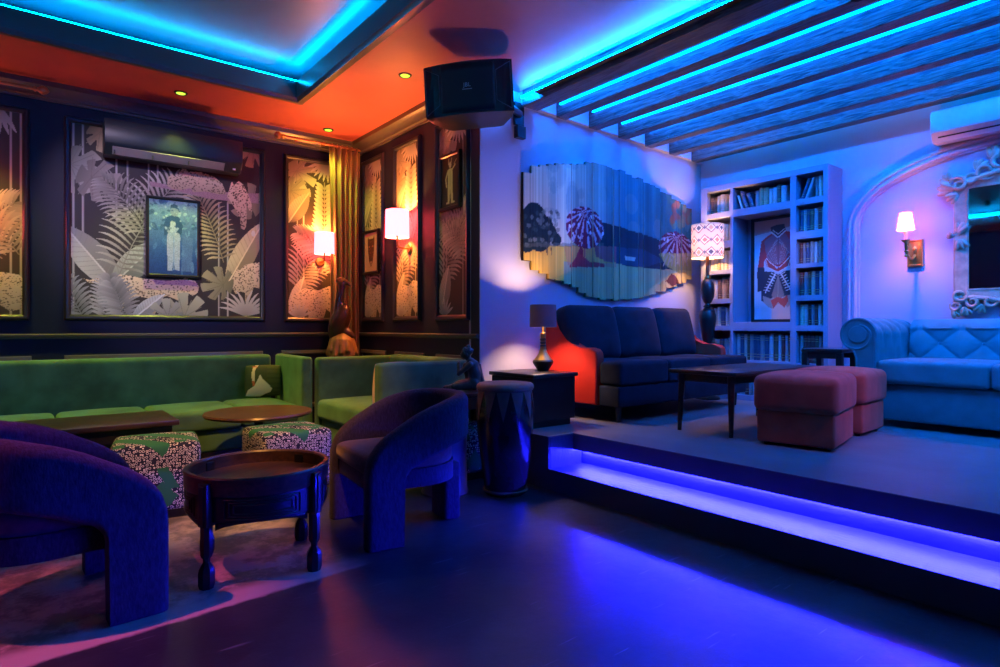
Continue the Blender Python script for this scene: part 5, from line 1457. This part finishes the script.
# -- candle wall lamp by the mirror
t = thing('wall_lamp', 'brass candle wall lamp with small pale shade, left of the ornate mirror', 'wall lamp', D(1.888, 1.815), RD)
bm = NB(); prism(bm, [(-.06, -.122), (.06, -.122), (.06, .122), (-.06, .122)], -.028, -.001, 'xz', bev=.008)
rect_frame(bm, .085, .20, [(0, -.028), (.006, -.036), (.014, -.036), (.018, -.028)]); obj('wall_plate', bm, M['brass'], t)
bm = NB(); tube(bm, [(0, -.03, -.02), (0, -.09, -.055), (0, -.16, -.06), (0, -.225, -.03), (0, -.25, .03), (0, -.26, .08)], [.012, .011, .011, .012, .013, .012], 12)
for z, r in ((.0, .02), (.04, .018), (-.04, .018)): ball(bm, (0, -.245, z), (r, r, .012))
lathe(bm, [(.0, .07), (.012, .07), (.034, .09), (.036, .098), (.015, .10), (.0, .10)], 18, mtx=T(0, -.26, 0)); ball(bm, (0, -.035, .03), (.018, .012, .03)); obj('arm', bm, M['brass'], t)
bm = NB(); lathe(bm, [(.0, .095), (.014, .095), (.014, .17), (.0, .17)], 16, mtx=T(0, -.26, 0)); obj('candle_sleeve', bm, M['white_plastic'], t)
M['ivory_shade'] = shade_mat('ivory_shade', (1.0, .62, .40), (.8, .65, .5), .2, glow=(1.0, .10, .075), power=11.0)
bm = NB(); lathe(bm, [(.068, .185), (.047, .335), (.0455, .335), (.0665, .185), (.068, .185)], 32, cap=False, mtx=T(0, -.26, 0)); obj('lamp_shade', bm, M['ivory_shade'], t)
bm = NB(); ball(bm, (0, -.26, .243), (.011, .011, .016)); obj('bulb', bm, M['bulb'], t)
lamp_light('wall_lamp_light', 'POINT', (0, -.26, .245), (1.0, .34, .18), 20, .025, parent=t)

# -- ornate mirror
t = thing('ornate_mirror', 'ornate carved gilt mirror inside the arch, cut by the right picture edge', 'mirror', D(1.10, 1.90, .002), RD)
gw, gh = .80, .86
bm = NB(); bx(bm, -gw/2-.01, gw/2+.01, -.02, -.012, -gh/2-.01, gh/2+.01); obj('glass', bm, M['mirror'], t)
bm = NB(); rect_frame(bm, gw, gh, [(-.004, -.012), (-.004, -.03), (.008, -.034), (.014, -.028), (.05, -.034), (.085, -.042), (.098, -.036), (.105, -.018), (.105, 0), (.0, 0)]); obj('frame', bm, M['gold_frame'], t)
def scroll(bm, cx, cz, r0, r1, a0, turns, rad, sx=1, y=-.045):
    P, Rr = [], []
    n = int(26*abs(turns))+6
    for k in range(n):
        u = k/(n-1); a = a0 + 2*pi*turns*u; r = r0+(r1-r0)*u
        P.append((sx*(cx+r*cos(a)), y-.012*sin(pi*u), cz+r*sin(a))); Rr.append(rad*(1-.6*abs(2*u-1)**2))
    tube(bm, P, Rr, 8)
def leafb(bm, cx, cz, ang, L, w, sx=1, y=-.04):
    for k in range(3):
        a = ang + (k-1)*.5
        q = bmesh.ops.create_uvsphere(bm, u_segments=10, v_segments=6, radius=1)
        m_ = Matrix.Translation((sx*(cx+L*.5*cos(a)), y-.006*k, cz+L*.5*sin(a))) @ Matrix.Rotation(-(a if sx > 0 else pi-a), 4, 'Y') @ Matrix.Diagonal((L*.55, .014, w, 1))
        bmesh.ops.transform(bm, matrix=m_, verts=q['verts'])
for sx in (-1, 1):
    bm = NB()
    # upper corners
    scroll(bm, .46, .47, .075, .02, -.6, 1.3, .019, sx); scroll(bm, .37, .50, .05, .015, 2.6, -1.2, .016, sx); leafb(bm, .50, .44, .2, .12, .028, sx); leafb(bm, .52, .50, .9, .09, .022, sx); leafb(bm, .47, .39, -.6, .09, .02, sx)
    obj('carved_corner', bm, M['gold_frame'], t); bm = NB()
    # rising crest
    scroll(bm, .27, .545, .07, .02, -2.4, 1.2, .019, sx); scroll(bm, .17, .61, .075, .02, 2.8, -1.3, .02, sx); leafb(bm, .33, .56, 1.9, .10, .024, sx); leafb(bm, .22, .63, 1.7, .12, .026, sx); leafb(bm, .08, .64, 1.2, .13, .03, sx)
    scroll(bm, .07, .56, .05, .015, 0, 1.2, .016, sx)
    tube(bm, [(sx*.46, -.04, .49), (sx*.34, -.045, .50), (sx*.2, -.05, .53), (0, -.05, .56)], [.018, .024, .026, .028], 8)
    obj('carved_crest', bm, M['gold_frame'], t); bm = NB()
    # mid-side leaves
    leafb(bm, .46, .05, 1.9, .10, .02, sx); leafb(bm, .46, .0, -1.9, .09, .018, sx); leafb(bm, .50, .03, .4, .05, .016, sx)
    obj('carved_leaf', bm, M['gold_frame'], t); bm = NB()
    # lower corners and apron
    scroll(bm, .45, -.48, .06, .015, 2.2, 1.3, .017, sx); scroll(bm, .48, -.57, .045, .012, .5, -1.2, .014, sx); scroll(bm, .36, -.54, .05, .014, 1.2, -1.3, .015, sx); leafb(bm, .50, -.60, -2.2, .08, .018, sx); leafb(bm, .42, -.58, -1.8, .08, .018, sx)
    scroll(bm, .24, -.54, .05, .014, 2.0, 1.3, .015, sx); leafb(bm, .30, -.56, -1.3, .08, .018, sx); scroll(bm, .12, -.58, .05, .014, 1.2, -1.3, .015, sx); leafb(bm, .06, -.60, -1.2, .08, .02, sx)
    tube(bm, [(sx*.5, -.04, -.50), (sx*.36, -.045, -.50), (sx*.2, -.045, -.53), (0, -.045, -.56)], [.014, .02, .022, .022], 8)
    obj('carved_apron', bm, M['gold_frame'], t)
bm = NB(); ball(bm, (0, -.05, .66), (.05, .025, .07)); obj('carved_finial', bm, M['gold_frame'], t)

# -- white air conditioner over the arch
t = thing('air_conditioner', 'white wall air conditioner above the arch moulding, at the right picture edge', 'air conditioner', D(1.27, 2.735, .002), RD)
w, d, h = .90, .215, .265
bm = NB(); prism(bm, [(0, .02), (-.05, 0), (-d*.72, .0), (-d, .075), (-d, h-.03), (-d*.9, h), (0, h)], -w/2, w/2, 'yz', bev=.008); obj('housing', bm, M['white_plastic'], t)
bm = NB(); a = Vector((0, -d*.72, 0)); b = Vector((0, -d, .075)); nn = Vector((0, -.075, -.06)).normalized()*.0016
q0, q1 = a+(b-a)*.42+nn, a+(b-a)*.56+nn
prism(bm, [(q0.y, q0.z), (q1.y, q1.z), (q1.y+.004, q1.z+.003), (q0.y+.004, q0.z+.003)], -w/2+.05, w/2-.05, 'yz'); obj('air_slot', bm, M['black_plastic'], t)
bm = NB(); bx(bm, -w/2+.004, w/2-.004, -d-.002, -d+.004, .080, .086); obj('panel_seam', bm, M['white_plastic'], t)

# -- loudspeaker
t = thing('loudspeaker', 'black wedge loudspeaker hung from the ceiling corner, bowed grille facing the room', 'loudspeaker', (2.56, 3.57, 2.885), rot=(radians(1), radians(-3), radians(-46)))
w, h, d = .655, .378, .32
def bow(x): return -.045*(1-(2*x/w)**2)
outl = [(-w/2, 0)] + [(-w/2+w*k/16, bow(-w/2+w*k/16)) for k in range(1, 16)] + [(w/2, 0), (w/2-.03, .12), (w/2-.11, d-.02), (w/2-.14, d), (-w/2+.14, d), (-w/2+.11, d-.02), (-w/2+.03, .12)]
bm = NB(); prism(bm, outl, -h/2, h/2, 'xy', bev=.006); obj('cabinet', bm, M['black_plastic'], t, 40)
bm = NB()
def gf(u, v):
    x = -.20+.40*u; return (x, bow(x)-.006, -h/2+.018+(h-.036)*v)
surf(bm, gf, 24, 8); o = obj('grille', bm, M['grille'], t, 60); o.modifiers.new('thickness', 'SOLIDIFY').thickness = .004
for sx in (-1, 1):                                # flared side ports with pale edges
    bm = NB()
    P = [(.314, -.17), (.314, .17), (.21, .108), (.21, -.108)]
    Q = [bm.verts.new((sx*x, bow(x)-.004, z)) for x, z in P]; Q2 = [bm.verts.new((sx*(x*.985+.003), bow(x)+.022, z*.93)) for x, z in P]
    for i in range(4): bm.faces.new((Q[i], Q[(i+1) % 4], Q2[(i+1) % 4], Q2[i]))
    bm.faces.new(Q2); bmesh.ops.recalc_face_normals(bm, faces=bm.faces[:])
    tube(bm, [(sx*x, bow(x)-.006, z) for x, z in P+[P[0]]], .003, 6)
    obj('side_port', bm, M['port'], t)
def letters(txt, size, m, parent, loc, rot, name):
    cu = bpy.data.curves.new('txt', 'FONT'); cu.body = txt; cu.size = size; cu.align_x = 'CENTER'; cu.align_y = 'CENTER'; cu.extrude = .0012
    q = bpy.data.objects.new('txt', cu); COL.objects.link(q)
    me = bpy.data.meshes.new_from_object(q.evaluated_get(bpy.context.evaluated_depsgraph_get())); bpy.data.objects.remove(q)
    me.name = name; me.materials.clear(); me.materials.append(m)
    o = bpy.data.objects.new(name, me); COL.objects.link(o); o.parent = parent; o.location = loc; o.rotation_euler = rot; return o
M['badge'] = mat('silver_badge', (0.55, 0.52, 0.55), .35, metal=.3)
gr = [o for o in t.children if o.name.startswith('grille')][0]
letters('JBL', .042, M['badge'], gr, (0, bow(0)-.013, .012), (pi/2, 0, 0), 'logo')
bm = NB(); bx(bm, -.036, .036, bow(0)-.0125, bow(0)-.011, -.020, -.015); obj('logo_underline', bm, M['badge'], gr)
bm = NB()                                       # yoke and wall arm
bx(bm, .15, .19, .12, .18, -h/2-.012, h/2+.012); tube(bm, [(.17, .15, h/2+.01), (.10, .15, h/2+.045), (-.0, .15, h/2+.05), (-.02, .15, h/2+.01)], .008, 8)
bm.free()
bm = NB(); tube(bm, [(-.02, .10, h/2-.002), (-.015, .10, h/2+.03), (.015, .10, h/2+.03), (.02, .10, h/2-.002)], .007, 8); obj('eye_bolt', bm, M['black_metal'], t)
bm = NB()
mw = Matrix.Translation(t.location) @ t.rotation_euler.to_matrix().to_4x4()
inv = mw.inverted(); p0 = mw @ Vector((.20, d-.15, -.02)); p1 = Vector(C(.42, 3.0, .03))
tube(bm, [inv @ p for p in (p0, p0.lerp(p1, .5)+Vector((.03, -.01, -.02)), p1)], [.03, .028, .03], 10)
bx(bm, -.055, .055, -.03, -.004, -.10, .10, .003, 1, mtx=inv @ (Matrix.Translation(C(.42, 3.0)) @ Matrix.Rotation(RC, 4, 'Z')))
bx(bm, -.05, .05, -.08, -.03, -.135, -.03, .004, 1, mtx=inv @ (Matrix.Translation(C(.40, 2.91)) @ Matrix.Rotation(RC, 4, 'Z')))
obj('wall_bracket', bm, M['black_metal'], t)

# ================================================================== spotlights added out of view, put in only for their light
def fill_spot(label, loc, aim, col, power, spot, blend=.5, size=.04):
    t = thing('added_fill_spotlight', label, 'spotlight', loc, rot=(Vector(aim)-Vector(loc)).to_track_quat('-Z', 'Y').to_euler())
    bm = NB(); lathe(bm, [(.036, -.05), (.042, -.05), (.042, .06), (.03, .075), (.0, .075), (.0, .05), (.034, .05), (.036, -.05)], 20, cap=False); obj('barrel', bm, M['black_metal'], t)
    bm = NB(); tube(bm, [(0, 0, .07), (0, 0, .11)], .012, 10); obj('stem', bm, M['black_metal'], t)
    lamp_light('fill_spot_beam', 'SPOT', (0, 0, -.055), col, power, size, spot, blend, parent=t)
fill_spot('added fill spotlight aimed at the wide wallpaper panel', (-.5, 3.2, 3.44), (1.1, 6.3, 2.0), (.86, .64, .92), 330, 36, .7)
fill_spot('added red fill spotlight over the left armchair', (-1.2, 3.0, 3.44), (-.05, 2.75, 0), (1.0, .12, .25), 420, 30, .5)
fill_spot('added amber fill spotlight over the round table', (.6, 2.4, 3.44), (1.35, 4.4, .2), (1.0, .42, .08), 600, 40, .7)
fill_spot('added red fill spotlight aimed at the rust poufs', (3.88, .1, 2.95), (4.4, 1.9, .7), (1.0, .16, .12), 90, 30, .8)
fill_spot('added warm fill spotlight aimed at the jacket print', (3.49, 1.3, 2.95), (6.28, 3.08, 1.72), (1.0, .70, .55), 110, 11, .5)
fill_spot('added cyan fill spotlight aimed at the tufted sofa', (4.33, -.6, 2.95), (5.7, 1.25, .9), (.05, .62, .9), 26, 44, .7)
